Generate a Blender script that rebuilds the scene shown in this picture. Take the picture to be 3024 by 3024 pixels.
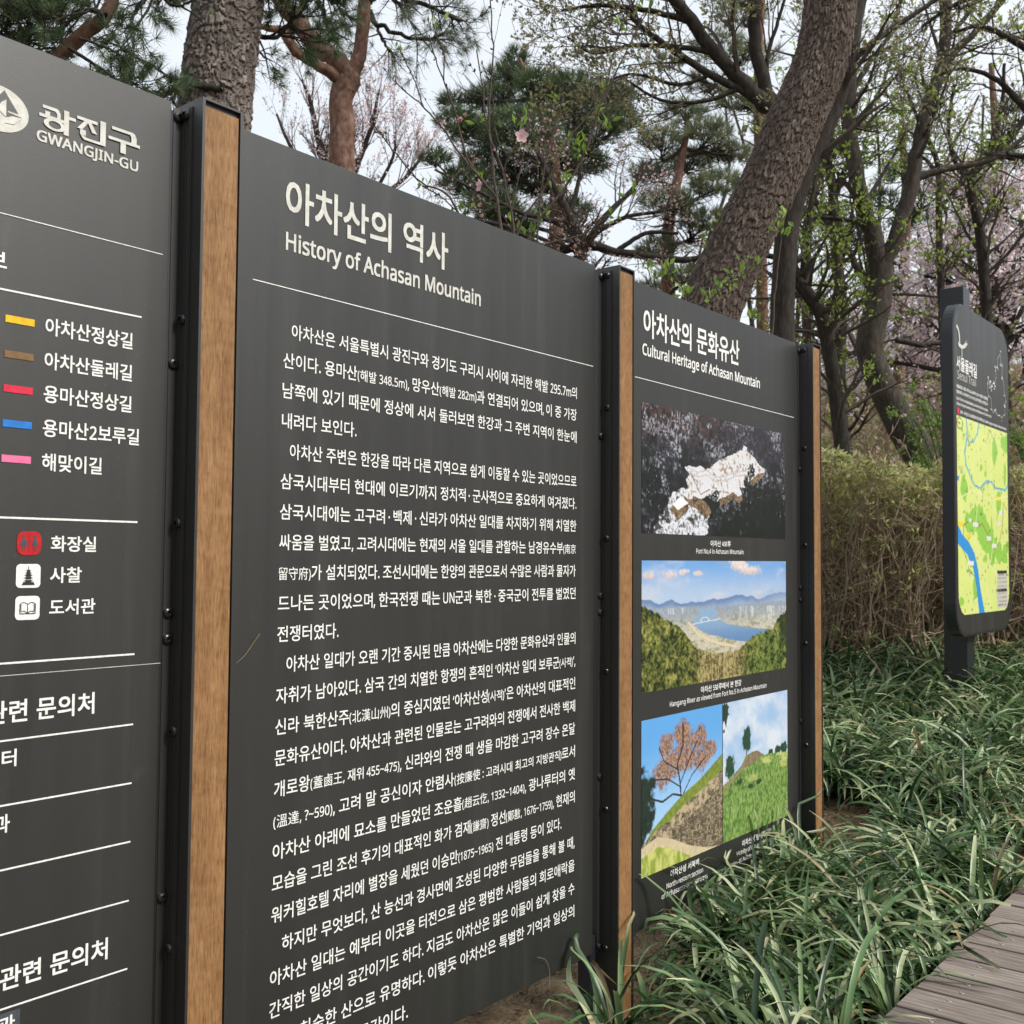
import bpy, math, random
import numpy as np
from math import sin, cos, pi, radians

S = bpy.context.scene
COL = S.collection
for o in list(bpy.data.objects): bpy.data.objects.remove(o)

# ------------------------------------------------------------------ camera
F_PX, PITCH, ROLL, YAW = 3130.39, 0.044514, -0.0068558, 0.679
CAM = np.array([1.8, 0.0, 1.33])
cp, sp_, cr, sr = cos(PITCH), sin(PITCH), cos(ROLL), sin(ROLL)
R_ = np.array([[1,0,0],[0,cp,-sp_],[0,sp_,cp]]) @ np.array([[cr,0,sr],[0,1,0],[-sr,0,cr]])
Z_ = np.array([[cos(YAW),-sin(YAW),0],[sin(YAW),cos(YAW),0],[0,0,1]])
M_ = Z_ @ R_            # columns: camera right, forward, up in world
cam = bpy.data.cameras.new('camera'); camo = bpy.data.objects.new('camera', cam); COL.objects.link(camo)
import mathutils
rt, fw, up = M_[:,0], M_[:,1], M_[:,2]
camo.matrix_world = mathutils.Matrix(((rt[0],up[0],-fw[0],CAM[0]),(rt[1],up[1],-fw[1],CAM[1]),(rt[2],up[2],-fw[2],CAM[2]),(0,0,0,1)))
cam.sensor_width = 36; cam.lens = 36*F_PX/3024
cam.clip_start = 0.05; cam.clip_end = 2000
cam.dof.use_dof = True; cam.dof.focus_distance = 2.6; cam.dof.aperture_fstop = 12
S.camera = camo

# ------------------------------------------------------------------ sky and sun
SUN_EL, SUN_AZ = radians(40), radians(78)     # azimuth measured from +Y towards +X
W = bpy.data.worlds.new('World'); S.world = W; W.use_nodes = True
nt = W.node_tree; nt.nodes.clear()
sky = nt.nodes.new('ShaderNodeTexSky'); sky.sky_type = 'NISHITA'; sky.sun_disc = False
sky.sun_elevation = SUN_EL; sky.sun_rotation = SUN_AZ
b1 = nt.nodes.new('ShaderNodeBackground'); b1.inputs[1].default_value = 0.12
nt.links.new(sky.outputs[0], b1.inputs[0])
tc = nt.nodes.new('ShaderNodeTexCoord'); nz = nt.nodes.new('ShaderNodeTexNoise')
nz.inputs['Scale'].default_value = 2.2; nz.inputs['Detail'].default_value = 4
nt.links.new(tc.outputs['Generated'], nz.inputs['Vector'])
cr_ = nt.nodes.new('ShaderNodeValToRGB')
cr_.color_ramp.elements[0].position = .3; cr_.color_ramp.elements[0].color = (.80,.87,.95,1)
cr_.color_ramp.elements[1].position = .7; cr_.color_ramp.elements[1].color = (.93,.96,.99,1)
nt.links.new(nz.outputs['Fac'], cr_.inputs[0])
b2 = nt.nodes.new('ShaderNodeBackground'); b2.inputs[1].default_value = 0.93
nt.links.new(cr_.outputs[0], b2.inputs[0])
mx = nt.nodes.new('ShaderNodeMixShader'); mx.inputs[0].default_value = .88
nt.links.new(b1.outputs[0], mx.inputs[1]); nt.links.new(b2.outputs[0], mx.inputs[2])
wo = nt.nodes.new('ShaderNodeOutputWorld'); nt.links.new(mx.outputs[0], wo.inputs[0])
sl = bpy.data.lights.new('sun','SUN'); sl.energy = 2.8; sl.angle = radians(17); sl.color = (1,.955,.88)
so = bpy.data.objects.new('sun', sl); COL.objects.link(so)
sd = mathutils.Vector((sin(SUN_AZ)*cos(SUN_EL), cos(SUN_AZ)*cos(SUN_EL), sin(SUN_EL)))
so.rotation_euler = sd.to_track_quat('Z','Y').to_euler(); so.location = (5,3,9)
S.view_settings.view_transform = 'Standard'; S.view_settings.look = 'None'
S.view_settings.gamma = 1; S.view_settings.use_curve_mapping = False
S.view_settings.exposure = 0.30
S.render.engine = 'CYCLES'
S.cycles.max_bounces = 8; S.cycles.transparent_max_bounces = 8

def P(x, y, d):
    """world point seen at (x, y) of the 1932 px wide survey picture, d metres deep"""
    return CAM + M_ @ np.array([(x*1.56522-1512)/F_PX, 1, (1512-y*1.56522)/F_PX])*d

# ------------------------------------------------------------------ helpers
def link(o, parent=None):
    COL.objects.link(o)
    if parent: o.parent = parent
    return o
def empty(name, loc=(0,0,0)):
    o = bpy.data.objects.new(name, None); o.location = loc; o.empty_display_size = .1
    return link(o)
def tag(o, label=None, cat=None, group=None, kind=None):
    if label: o['label'] = label
    if cat: o['category'] = cat
    if group: o['group'] = group
    if kind: o['kind'] = kind
    return o
class MB:
    def __init__(s): s.v=[]; s.f=[]; s.c=[]; s.n=0; s.col=False
    def add(s, V, F, C=None):
        V = np.asarray(V, float).reshape(-1,3)
        for f in (F if isinstance(F, list) else [F]):
            s.f.append(np.asarray(f, int)+s.n)
        s.v.append(V); s.n += len(V)
        if C is not None: s.col = True
        C = np.ones((len(V),3)) if C is None else np.broadcast_to(np.asarray(C,float), (len(V),3))
        s.c.append(C)
    def mesh(s, name, mat, smooth=False):
        me = bpy.data.meshes.new(name)
        V = np.concatenate(s.v); me.vertices.add(len(V)); me.vertices.foreach_set('co', V.ravel())
        lt = np.concatenate([np.full(len(f), f.shape[1]) for f in s.f]); lv = np.concatenate([f.ravel() for f in s.f])
        me.loops.add(len(lv)); me.loops.foreach_set('vertex_index', lv)
        me.polygons.add(len(lt)); ls = np.concatenate([[0], np.cumsum(lt)[:-1]])
        me.polygons.foreach_set('loop_start', ls); me.polygons.foreach_set('loop_total', lt)
        if s.col:
            a = me.color_attributes.new('Col','FLOAT_COLOR','POINT')
            C = np.concatenate(s.c); a.data.foreach_set('color', np.c_[C, np.ones(len(C))].ravel())
        me.polygons.foreach_set('use_smooth', np.full(len(lt), smooth))
        me.update(calc_edges=True); me.materials.append(mat)
        return me
    def build(s, name, mat, parent=None, smooth=False):
        o = bpy.data.objects.new(name, s.mesh(name, mat, smooth)); link(o)
        if parent: 
            o.parent = parent
            loc = np.array(parent.matrix_world.translation) if parent.type=='EMPTY' and parent.parent is None else None
            if loc is not None: o.matrix_parent_inverse = mathutils.Matrix.Translation(-mathutils.Vector(parent.location))
            elif parent.parent is not None or True: o.matrix_parent_inverse = mathutils.Matrix.Identity(4) if parent.type!='EMPTY' else o.matrix_parent_inverse
            if parent.type!='EMPTY' and parent.parent is not None and parent.parent.type=='EMPTY' and tuple(parent.parent.location)!=(0,0,0):
                pass
        return o
def box(mb, x0,x1,y0,y1,z0,z1, C=None, bev=0):
    if bev:
        # chamfered along every edge by clipping the corners
        b=bev; V=[]
        for sx in (0,1):
            for sy in (0,1):
                for sz in (0,1):
                    X=(x0,x1)[sx];Y=(y0,y1)[sy];Zz=(z0,z1)[sz]; dx=(b,-b)[sx];dy=(b,-b)[sy];dz=(b,-b)[sz]
                    V += [(X,Y+dy,Zz+dz),(X+dx,Y,Zz+dz),(X+dx,Y+dy,Zz)]
        bm = bmesh_hull(V); mb.add(bm[0], bm[1], C); return
    V=[(x0,y0,z0),(x1,y0,z0),(x1,y1,z0),(x0,y1,z0),(x0,y0,z1),(x1,y0,z1),(x1,y1,z1),(x0,y1,z1)]
    mb.add(V, np.array([(0,3,2,1),(4,5,6,7),(0,1,5,4),(1,2,6,5),(2,3,7,6),(3,0,4,7)]), C)
import bmesh
def bmesh_hull(V):
    bm = bmesh.new()
    for v in V: bm.verts.new(v)
    bmesh.ops.convex_hull(bm, input=bm.verts)
    bmesh.ops.dissolve_limit(bm, angle_limit=.01, verts=bm.verts, edges=bm.edges)
    bm.verts.ensure_lookup_table()
    vs=[tuple(v.co) for v in bm.verts]; d={}
    for f in bm.faces: d.setdefault(len(f.verts),[]).append([v.index for v in f.verts])
    bm.free(); return vs, [np.array(k) for k in d.values()]

# ------------------------------------------------------------------ materials
def nmat(name):
    m = bpy.data.materials.new(name); m.use_nodes = True
    t = m.node_tree; b = t.nodes['Principled BSDF']
    return m, t, b
def N(t, typ, **kw):
    n = t.nodes.new(typ)
    for k, v in kw.items():
        if k in n.inputs: n.inputs[k].default_value = v
        else: setattr(n, k, v)
    return n
def ramp(t, src, stops):
    r = t.nodes.new('ShaderNodeValToRGB'); e = r.color_ramp.elements
    while len(e) < len(stops): e.new(.5)
    for i,(p,c) in enumerate(stops): e[i].position = p; e[i].color = (*c,1)
    t.links.new(src, r.inputs[0]); return r
def mixc(t, a, b, fac, mode='MULTIPLY'):
    m = t.nodes.new('ShaderNodeMix'); m.data_type='RGBA'; m.blend_type=mode
    if isinstance(fac,(int,float)): m.inputs[0].default_value=fac
    else: t.links.new(fac, m.inputs[0])
    for i,s in ((6,a),(7,b)):
        if isinstance(s, tuple): m.inputs[i].default_value=(*s,1)
        else: t.links.new(s, m.inputs[i])
    return m.outputs[2]
def vec(t, scale=(1,1,1), obj=True):
    c = t.nodes.new('ShaderNodeTexCoord'); mp = t.nodes.new('ShaderNodeMapping'); mp.inputs['Scale'].default_value = scale
    t.links.new(c.outputs['Object'], mp.inputs[0]); return mp.outputs[0]
def bump(t, b, h, st=.3, dist=.01):
    n = N(t,'ShaderNodeBump'); n.inputs['Strength'].default_value=st; n.inputs['Distance'].default_value=dist
    t.links.new(h, n.inputs['Height']); t.links.new(n.outputs[0], b.inputs['Normal'])
def simple(name, col, rough=.5, spec=.5, noise=None, bumpv=None, metal=0):
    m,t,b = nmat(name); b.inputs['Roughness'].default_value=rough; b.inputs['Specular IOR Level'].default_value=spec; b.inputs['Metallic'].default_value=metal
    v = vec(t); n = N(t,'ShaderNodeTexNoise', Scale=(noise or 30)); n.inputs['Detail'].default_value=5
    t.links.new(v, n.inputs['Vector'])
    r = ramp(t, n.outputs['Fac'], [(.3,tuple(c*.85 for c in col)),(.7,tuple(min(1,c*1.15) for c in col))])
    t.links.new(r.outputs[0], b.inputs['Base Color'])
    if bumpv: bump(t,b,n.outputs['Fac'],bumpv,.002)
    return m
def panel_mat():
    m,t,b = nmat('charcoal_panel')
    v = vec(t); n = N(t,'ShaderNodeTexNoise', Scale=380); n.inputs['Detail'].default_value=3; t.links.new(v,n.inputs['Vector'])
    n2 = N(t,'ShaderNodeTexNoise', Scale=3.0); n2.inputs['Detail'].default_value=6; t.links.new(vec(t,(1,1,.25)),n2.inputs['Vector'])
    c1 = ramp(t, n.outputs['Fac'], [(.3,(.013,.013,.0125)),(.7,(.022,.0218,.020))])
    c2 = ramp(t, n2.outputs['Fac'], [(.35,(.86,.86,.86)),(.7,(1.12,1.12,1.1))])
    base = mixc(t, c1.outputs[0], c2.outputs[0], 1)
    # dust specks
    vo = N(t,'ShaderNodeTexVoronoi', Scale=26); vo.inputs['Randomness'].default_value=1; t.links.new(v, vo.inputs['Vector'])
    sp = ramp(t, vo.outputs['Distance'], [(.018,(1,1,1)),(.03,(0,0,0))])
    base = mixc(t, base, (.25,.25,.23), mixc(t, sp.outputs[0], (.35,.35,.35), 1), 'MIX')
    st = N(t,'ShaderNodeTexNoise', Scale=1); st.inputs['Detail'].default_value=5; st.inputs['Roughness'].default_value=.6; t.links.new(vec(t,(20,15,.7)),st.inputs['Vector'])
    sr = ramp(t, st.outputs['Fac'], [(.56,(0,0,0)),(.80,(.14,.14,.14))]); base = mixc(t, base, (.10,.098,.088), sr.outputs[0], 'MIX')
    gm = N(t,'ShaderNodeTexNoise', Scale=11); gm.inputs['Detail'].default_value=8; gm.inputs['Roughness'].default_value=.75; t.links.new(v,gm.inputs['Vector'])
    gr_ = ramp(t, gm.outputs['Fac'], [(.60,(0,0,0)),(.76,(.16,.16,.16))]); base = mixc(t, base, (.13,.125,.11), gr_.outputs[0], 'MIX')
    t.links.new(base, b.inputs['Base Color'])
    rr = ramp(t, st.outputs['Fac'], [(.3,(.41,.41,.41)),(.75,(.53,.53,.53))]); t.links.new(rr.outputs[0], b.inputs['Roughness'])
    b.inputs['Specular IOR Level'].default_value=1.0
    bump(t,b,n.outputs['Fac'],.25,.0006)
    return m
def wood_strip_mat():
    m,t,b = nmat('oiled_hardwood')
    n = N(t,'ShaderNodeTexNoise', Scale=1); n.inputs['Detail'].default_value=5; n.inputs['Roughness'].default_value=.65; t.links.new(vec(t,(300,300,34)),n.inputs['Vector'])
    n2 = N(t,'ShaderNodeTexNoise', Scale=1); n2.inputs['Detail'].default_value=3; t.links.new(vec(t,(30,30,3.2)),n2.inputs['Vector'])
    n3 = N(t,'ShaderNodeTexNoise', Scale=1); n3.inputs['Detail'].default_value=6; n3.inputs['Distortion'].default_value=1.5; t.links.new(vec(t,(14,14,26)),n3.inputs['Vector'])
    c1 = ramp(t, n.outputs['Fac'], [(.30,(.17,.085,.034)),(.48,(.30,.162,.070)),(.68,(.385,.225,.105))])
    c2 = ramp(t, n2.outputs['Fac'], [(.3,(.80,.76,.71)),(.72,(1.06,1.06,1.05))])
    c3 = ramp(t, n3.outputs['Fac'], [(.35,(.84,.80,.76)),(.6,(1.03,1.03,1.03))])
    t.links.new(mixc(t,mixc(t,c1.outputs[0],c2.outputs[0],1),c3.outputs[0],.8), b.inputs['Base Color'])
    b.inputs['Roughness'].default_value=.6; b.inputs['Specular IOR Level'].default_value=.3; bump(t,b,n.outputs['Fac'],.2,.0006)
    return m
def deck_mat():
    m,t,b = nmat('weathered_deck_board')
    oi = t.nodes.new('ShaderNodeObjectInfo')
    tcn = t.nodes.new('ShaderNodeTexCoord'); ad = t.nodes.new('ShaderNodeVectorMath'); ad.operation='ADD'
    ml = t.nodes.new('ShaderNodeMath'); ml.operation='MULTIPLY'; ml.inputs[1].default_value=37.; t.links.new(oi.outputs['Random'], ml.inputs[0])
    t.links.new(tcn.outputs['Object'], ad.inputs[0]); t.links.new(ml.outputs[0], ad.inputs[1])
    def vv(s):
        mp=t.nodes.new('ShaderNodeMapping'); mp.inputs['Scale'].default_value=s; t.links.new(ad.outputs[0],mp.inputs[0]); return mp.outputs[0]
    n = N(t,'ShaderNodeTexNoise', Scale=1); n.inputs['Detail'].default_value=6; n.inputs['Roughness'].default_value=.7; t.links.new(vv((7,150,150)),n.inputs['Vector'])
    n2 = N(t,'ShaderNodeTexNoise', Scale=1); n2.inputs['Detail'].default_value=4; t.links.new(vv((4,14,14)),n2.inputs['Vector'])
    w = N(t,'ShaderNodeTexWave'); w.wave_type='BANDS'; w.bands_direction='Y'; w.inputs['Scale'].default_value=14; w.inputs['Distortion'].default_value=3.5; w.inputs['Detail'].default_value=2; w.inputs['Detail Scale'].default_value=.6
    t.links.new(vv((.35,1,1)), w.inputs['Vector'])
    c = ramp(t, n.outputs['Fac'], [(.3,(.135,.112,.097)),(.5,(.245,.213,.190)),(.72,(.35,.32,.29))])
    cw = ramp(t, w.outputs['Fac'], [(.0,(.62,.58,.56)),(.35,(1,1,1))])
    c2 = ramp(t, n2.outputs['Fac'], [(.3,(.76,.74,.74)),(.7,(1.18,1.16,1.15))])
    x = mixc(t, c.outputs[0], cw.outputs[0], .5); x = mixc(t, x, c2.outputs[0], 1)
    rv = ramp(t, oi.outputs['Random'], [(0,(.74,.70,.69)),(1,(1.2,1.17,1.14))]); x = mixc(t, x, rv.outputs[0], 1)
    t.links.new(x, b.inputs['Base Color']); b.inputs['Roughness'].default_value=.72; b.inputs['Specular IOR Level'].default_value=.35
    mm = t.nodes.new('ShaderNodeMath'); mm.operation='ADD'; t.links.new(n.outputs['Fac'],mm.inputs[0]); t.links.new(w.outputs['Fac'],mm.inputs[1])
    bump(t,b,mm.outputs[0],.5,.0015)
    return m
def bark_mat(name, cols, sx=60, sz=18, rough=.9, b_=.6, use_col=False):
    m,t,b = nmat(name)
    n = N(t,'ShaderNodeTexNoise', Scale=1); n.inputs['Detail'].default_value=8; n.inputs['Roughness'].default_value=.7; t.links.new(vec(t,(sx,sx,sz)),n.inputs['Vector'])
    r = ramp(t, n.outputs['Fac'], [(.3,cols[0]),(.5,cols[1]),(.7,cols[2])])
    x = r.outputs[0]
    if use_col:
        a = t.nodes.new('ShaderNodeAttribute'); a.attribute_name='Col'; x = mixc(t, x, a.outputs['Color'], 1)
    t.links.new(x, b.inputs['Base Color']); b.inputs['Roughness'].default_value=rough; b.inputs['Specular IOR Level'].default_value=.2
    bump(t,b,n.outputs['Fac'],b_,.01)
    return m
def leaf_mat(name, trans=.3, rough=.5, spec=.4, noise=4.):
    m,t,b = nmat(name)
    a = t.nodes.new('ShaderNodeAttribute'); a.attribute_name='Col'
    n = N(t,'ShaderNodeTexNoise', Scale=noise); n.inputs['Detail'].default_value=4; t.links.new(vec(t),n.inputs['Vector'])
    r = ramp(t, n.outputs['Fac'], [(.3,(.72,.72,.72)),(.7,(1.25,1.25,1.25))])
    x = mixc(t, a.outputs['Color'], r.outputs[0], 1)
    t.links.new(x, b.inputs['Base Color']); b.inputs['Roughness'].default_value=rough; b.inputs['Specular IOR Level'].default_value=spec
    tr = t.nodes.new('ShaderNodeBsdfTranslucent'); t.links.new(x, tr.inputs[0])
    ms = t.nodes.new('ShaderNodeMixShader'); ms.inputs[0].default_value=trans
    out = t.nodes['Material Output']; t.links.new(b.outputs[0], ms.inputs[1]); t.links.new(tr.outputs[0], ms.inputs[2]); t.links.new(ms.outputs[0], out.inputs[0])
    return m
def print_mat(name, rough=.35):
    m,t,b = nmat(name); a = t.nodes.new('ShaderNodeAttribute'); a.attribute_name='Col'
    n = N(t,'ShaderNodeTexNoise', Scale=500); t.links.new(vec(t),n.inputs['Vector'])
    r = ramp(t, n.outputs['Fac'], [(.3,(.9,.9,.9)),(.7,(1.08,1.08,1.08))])
    t.links.new(mixc(t,a.outputs['Color'],r.outputs[0],1), b.inputs['Base Color']); b.inputs['Roughness'].default_value=rough
    b.inputs['Specular IOR Level'].default_value=.4
    return m
def ground_mat():
    m,t,b = nmat('soil_and_litter')
    n = N(t,'ShaderNodeTexNoise', Scale=9); n.inputs['Detail'].default_value=9; n.inputs['Roughness'].default_value=.7; t.links.new(vec(t),n.inputs['Vector'])
    n2 = N(t,'ShaderNodeTexNoise', Scale=1.2); n2.inputs['Detail'].default_value=4; t.links.new(vec(t),n2.inputs['Vector'])
    v = N(t,'ShaderNodeTexVoronoi', Scale=60); t.links.new(vec(t),v.inputs['Vector'])
    c = ramp(t, n.outputs['Fac'], [(.3,(.10,.065,.036)),(.5,(.23,.16,.095)),(.7,(.36,.27,.17))])
    c2 = ramp(t, n2.outputs['Fac'], [(.35,(.6,.58,.5)),(.65,(1,1,1))])
    t.links.new(mixc(t,c.outputs[0],c2.outputs[0],1), b.inputs['Base Color']); b.inputs['Roughness'].default_value=.95
    mm = t.nodes.new('ShaderNodeMath'); mm.operation='ADD'; t.links.new(n.outputs['Fac'],mm.inputs[0]); t.links.new(v.outputs['Distance'],mm.inputs[1])
    bump(t,b,mm.outputs[0],.9,.02)
    return m
MAT = dict(panel=panel_mat(), frame=simple('charcoal_powder_coat',(.026,.028,.031),.42,.5,80,.1),
  darkframe=simple('dark_blue_black_coat',(.018,.021,.026),.38,.5,80,.1),
  bolt=simple('black_bolt',(.012,.012,.013),.3,.6,90), wood=wood_strip_mat(), deck=deck_mat(),
  white=simple('white_print',(.87,.87,.84),.5,.35,120), cream=simple('cream_vinyl',(.66,.655,.60),.5,.35,60),
  screw=simple('weathered_steel',(.30,.29,.27),.45,.6,200,metal=.6),
  black=simple('black_print',(.02,.02,.02),.5,.3,60), ground=ground_mat(),
  pinebark=bark_mat('grey_pine_bark',((.10,.08,.068),(.20,.168,.148),(.30,.26,.24)),70,34,use_col=True),
  redbark=bark_mat('red_pine_bark',((.055,.034,.027),(.165,.092,.066),(.28,.18,.14)),22,14),
  leanbark=bark_mat('scaly_brown_bark',((.052,.040,.033),(.118,.092,.077),(.235,.19,.165)),90,22,use_col=True),
  darkbark=bark_mat('dark_bark',((.020,.017,.014),(.042,.035,.030),(.075,.064,.055)),40,12),
  greybark=bark_mat('grey_brown_bark',((.032,.026,.021),(.062,.052,.043),(.11,.096,.08)),30,10),
  twig=bark_mat('twig_bark',((.05,.04,.034),(.09,.072,.06),(.14,.115,.095)),90,90,b_=.2),
  brushtwig=bark_mat('brushwood_bark',((.22,.16,.11),(.38,.29,.21),(.54,.44,.33)),60,60,b_=.2),
  leaf=leaf_mat('spring_leaf',.5,.5,.35), needle=leaf_mat('pine_needle',.28,.55,.3,2.), petal=leaf_mat('blossom_petal',.35,.6,.2,6.),
  blade=leaf_mat('liriope_blade',.22,.36,.6,7.), printm=print_mat('photo_print'))
def swatch(name, c): return simple(name, c, .4, .4, 80)

# ------------------------------------------------------------------ procedural noise
def _h(ix, iy, seed):
    a = (ix.astype(np.int64)*374761393 + iy.astype(np.int64)*668265263 + seed*982451653) & 0x7fffffff
    a = ((a ^ (a>>13))*1274126177) & 0x7fffffff
    return ((a ^ (a>>16)) & 0xffff)/65535.
def vnoise(x, y, seed=0):
    ix, iy = np.floor(x), np.floor(y); fx, fy = x-ix, y-iy
    fx = fx*fx*(3-2*fx); fy = fy*fy*(3-2*fy)
    a,b_,c,d = _h(ix,iy,seed),_h(ix+1,iy,seed),_h(ix,iy+1,seed),_h(ix+1,iy+1,seed)
    return (a*(1-fx)+b_*fx)*(1-fy)+(c*(1-fx)+d*fx)*fy
def fbm(x, y, seed=0, o=4):
    s=0; a=.5; n=0
    for i in range(o):
        s = s+a*vnoise(x*2**i, y*2**i, seed+i*17); n+=a; a*=.55
    return s/n
def worley(x, y, seed, per=None, ext=False):
    ix, iy = np.floor(x), np.floor(y); F1=np.full(x.shape,9.); F2=F1.copy(); ID=np.zeros(x.shape); DY=ID.copy()
    for dx in (-1,0,1):
        for dy in (-1,0,1):
            cx, cy = ix+dx, iy+dy; wx = np.mod(cx,per) if per else cx
            px = cx+.15+.7*_h(wx,cy,seed); py = cy+.1+.8*_h(wx,cy,seed+5)
            d = np.hypot(x-px,y-py); hid=_h(wx,cy,seed+9)
            m = d<F1; DY=np.where(m,y-py,DY); F2 = np.where(m,F1,np.minimum(F2,d)); ID=np.where(m,hid,ID); F1=np.where(m,d,F1)
    return (F1,F2,ID,DY) if ext else (F1,F2,ID)
def sm(a,b,x): t=np.clip((x-a)/(b-a),0,1); return t*t*(3-2*t)
def inpoly(u, v, poly):
    r=np.zeros(u.shape,bool); n=len(poly)
    for i in range(n):
        x0,y0=poly[i]; x1,y1=poly[(i+1)%n]
        if y0==y1: continue
        c=((v>y0)!=(v>y1))&(u<(x1-x0)*(v-y0)/(y1-y0)+x0); r^=c
    return r
def lin(*c):
    c=np.array(c,float)/255.; return np.where(c<=.04045,c/12.92,((c+.055)/1.055)**2.4)
def segd(u, v, pts, ax=1., ay=1.):
    d=np.full(u.shape,9.)
    for (x0,y0),(x1,y1) in zip(pts[:-1],pts[1:]):
        px,py=(u-x0)*ax,(v-y0)*ay; dx,dy=(x1-x0)*ax,(y1-y0)*ay
        t=np.clip((px*dx+py*dy)/(dx*dx+dy*dy+1e-12),0,1); d=np.minimum(d,np.hypot(px-t*dx,py-t*dy))
    return d

# ------------------------------------------------------------------ setting: ground
def gz(x, y):
    x=np.asarray(x,float); y=np.asarray(y,float)
    d=np.hypot(x-1.8,y)
    base=np.interp(d,[0,3.3,4.5,5.6,6.9,8.5,14,25,45,400],[-.02,-.02,.08,.20,.38,.58,1.9,4.6,9.,60.])
    k = sm(.35,.8,x)*(1-sm(9,14,d))
    base = base*(1-k) + np.minimum(base,-.04)*k
    far = sm(4,30,d)*.5*(fbm(x*.15+7,y*.15+3,3)-.5)*2
    side = np.where(y<0, sm(6,60,-y), 0)
    right = sm(6,16,x); base = base*(1-right) + right*np.minimum(base, -.3)
    return base + far*(1-k)*(1-right)
def far_ground():
    mb=MB(); ax=np.sinh(np.linspace(-6.2,6.2,181))*.9; X,Y=np.meshgrid(ax+.3,ax+3,indexing='ij'); n=len(ax)
    Zz=gz(X,Y)+(fbm(X*6,Y*6,11)-.5)*.035*(1-sm(8,12,np.hypot(X,Y)))
    idx=np.arange(n*n).reshape(n,n)
    F=np.stack([idx[:-1,:-1],idx[1:,:-1],idx[1:,1:],idx[:-1,1:]],-1).reshape(-1,4)
    mb.add(np.stack([X,Y,Zz],-1).reshape(-1,3),F)
    return tag(mb.build('ground',MAT['ground'],smooth=True),kind='structure')
far_ground()

# ------------------------------------------------------------------ boardwalk
def boardwalk():
    root=empty('boardwalk',(2.0,3.5,.12)); tag(root,kind='structure')
    edge,top,pitch=.763,.12,.159; rng=random.Random(4)
    def cbox(mb,*a): 
        x0,x1,y0,y1,z0,z1=a; lx,ly,lz=root.location; box(mb,x0-lx,x1-lx,y0-ly,y1-ly,z0-lz,z1-lz,bev=.004)
    y0=5.31-22*pitch+.045
    sm_=MB(); V=[];Fq=[]
    for ring,(r,z) in enumerate(((.0075,0),(.0062,.0012),(.0028,.0004))):
        for k in range(12): V.append((r*cos(k*pi/6),r*sin(k*pi/6),z))
    V.append((0,0,-.0015)); Fq=[(r*12+k,r*12+(k+1)%12,(r+1)*12+(k+1)%12,(r+1)*12+k) for r in range(2) for k in range(12)]
    Ft=[(24+k,24+(k+1)%12,36) for k in range(12)]
    sm_.add(V,[np.array(Fq),np.array(Ft)]); sme=sm_.mesh('screw',MAT['screw'])
    for i in range(-8,32):
        y=y0+i*pitch; j=rng.uniform(-.006,.006); dz=rng.uniform(-.0015,.0015)
        mb=MB()
        x0,x1=edge+j,3.6; w=pitch-.014
        lx,ly,lz=root.location
        box(mb,x0-lx-0,x1-lx,-w/2,w/2,-.028,0,bev=.0022)
        o=bpy.data.objects.new('plank',mb.mesh('plank',MAT['deck'])); link(o,root); o.location=(0,y+w/2-ly,top+dz-lz)
        o.rotation_euler=(0,0,rng.uniform(-.0016,.0016))
        for sx in (.115,.62,1.25,1.9):
            for sy in ((-.038,.038)):
                s=bpy.data.objects.new('screw',sme); link(s,o)
                s.location=(edge-lx+sx+rng.uniform(-.012,.012),sy+rng.uniform(-.008,.008),.0006); s.rotation_euler=(0,0,rng.uniform(0,3))
    mb=MB()
    for x in (.90,1.6,2.4,3.2): box(mb,x-.045-2.0,x+.045-2.0,y0-8*pitch-3.5,y0+32*pitch-3.5,-.028-.13,-.0285)
    o=bpy.data.objects.new('joist',mb.mesh('joist',MAT['deck'])); link(o,root)
boardwalk()

# ------------------------------------------------------------------ lettering
import os
FONT=None
try: FONT=bpy.data.fonts.load(os.path.join(bpy.utils.system_resource('DATAFILES',path='fonts'),'NotoSansHebrew-Regular.woff2'))
except Exception: pass
TS=bpy.data.scenes.new('lettering_workshop')
TEXT_SIZE=1.
LAT=1.
def _piece(s, bold, latin):
    c=bpy.data.curves.new('t','FONT'); c.body=s; c.resolution_u=3; c.offset=bold
    c.size=LAT if (latin and FONT) else 1.
    if latin and FONT: c.font=FONT
    o=bpy.data.objects.new('t',c); TS.collection.objects.link(o)
    TS.view_layers[0].update()
    me=bpy.data.meshes.new_from_object(o.evaluated_get(TS.view_layers[0].depsgraph))
    V=np.empty(len(me.vertices)*3); me.vertices.foreach_get('co',V); V=V.reshape(-1,3)[:,:2]
    F=[tuple(p.vertices) for p in me.polygons]
    bpy.data.objects.remove(o); bpy.data.curves.remove(c); bpy.data.meshes.remove(me)
    return V,F
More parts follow.
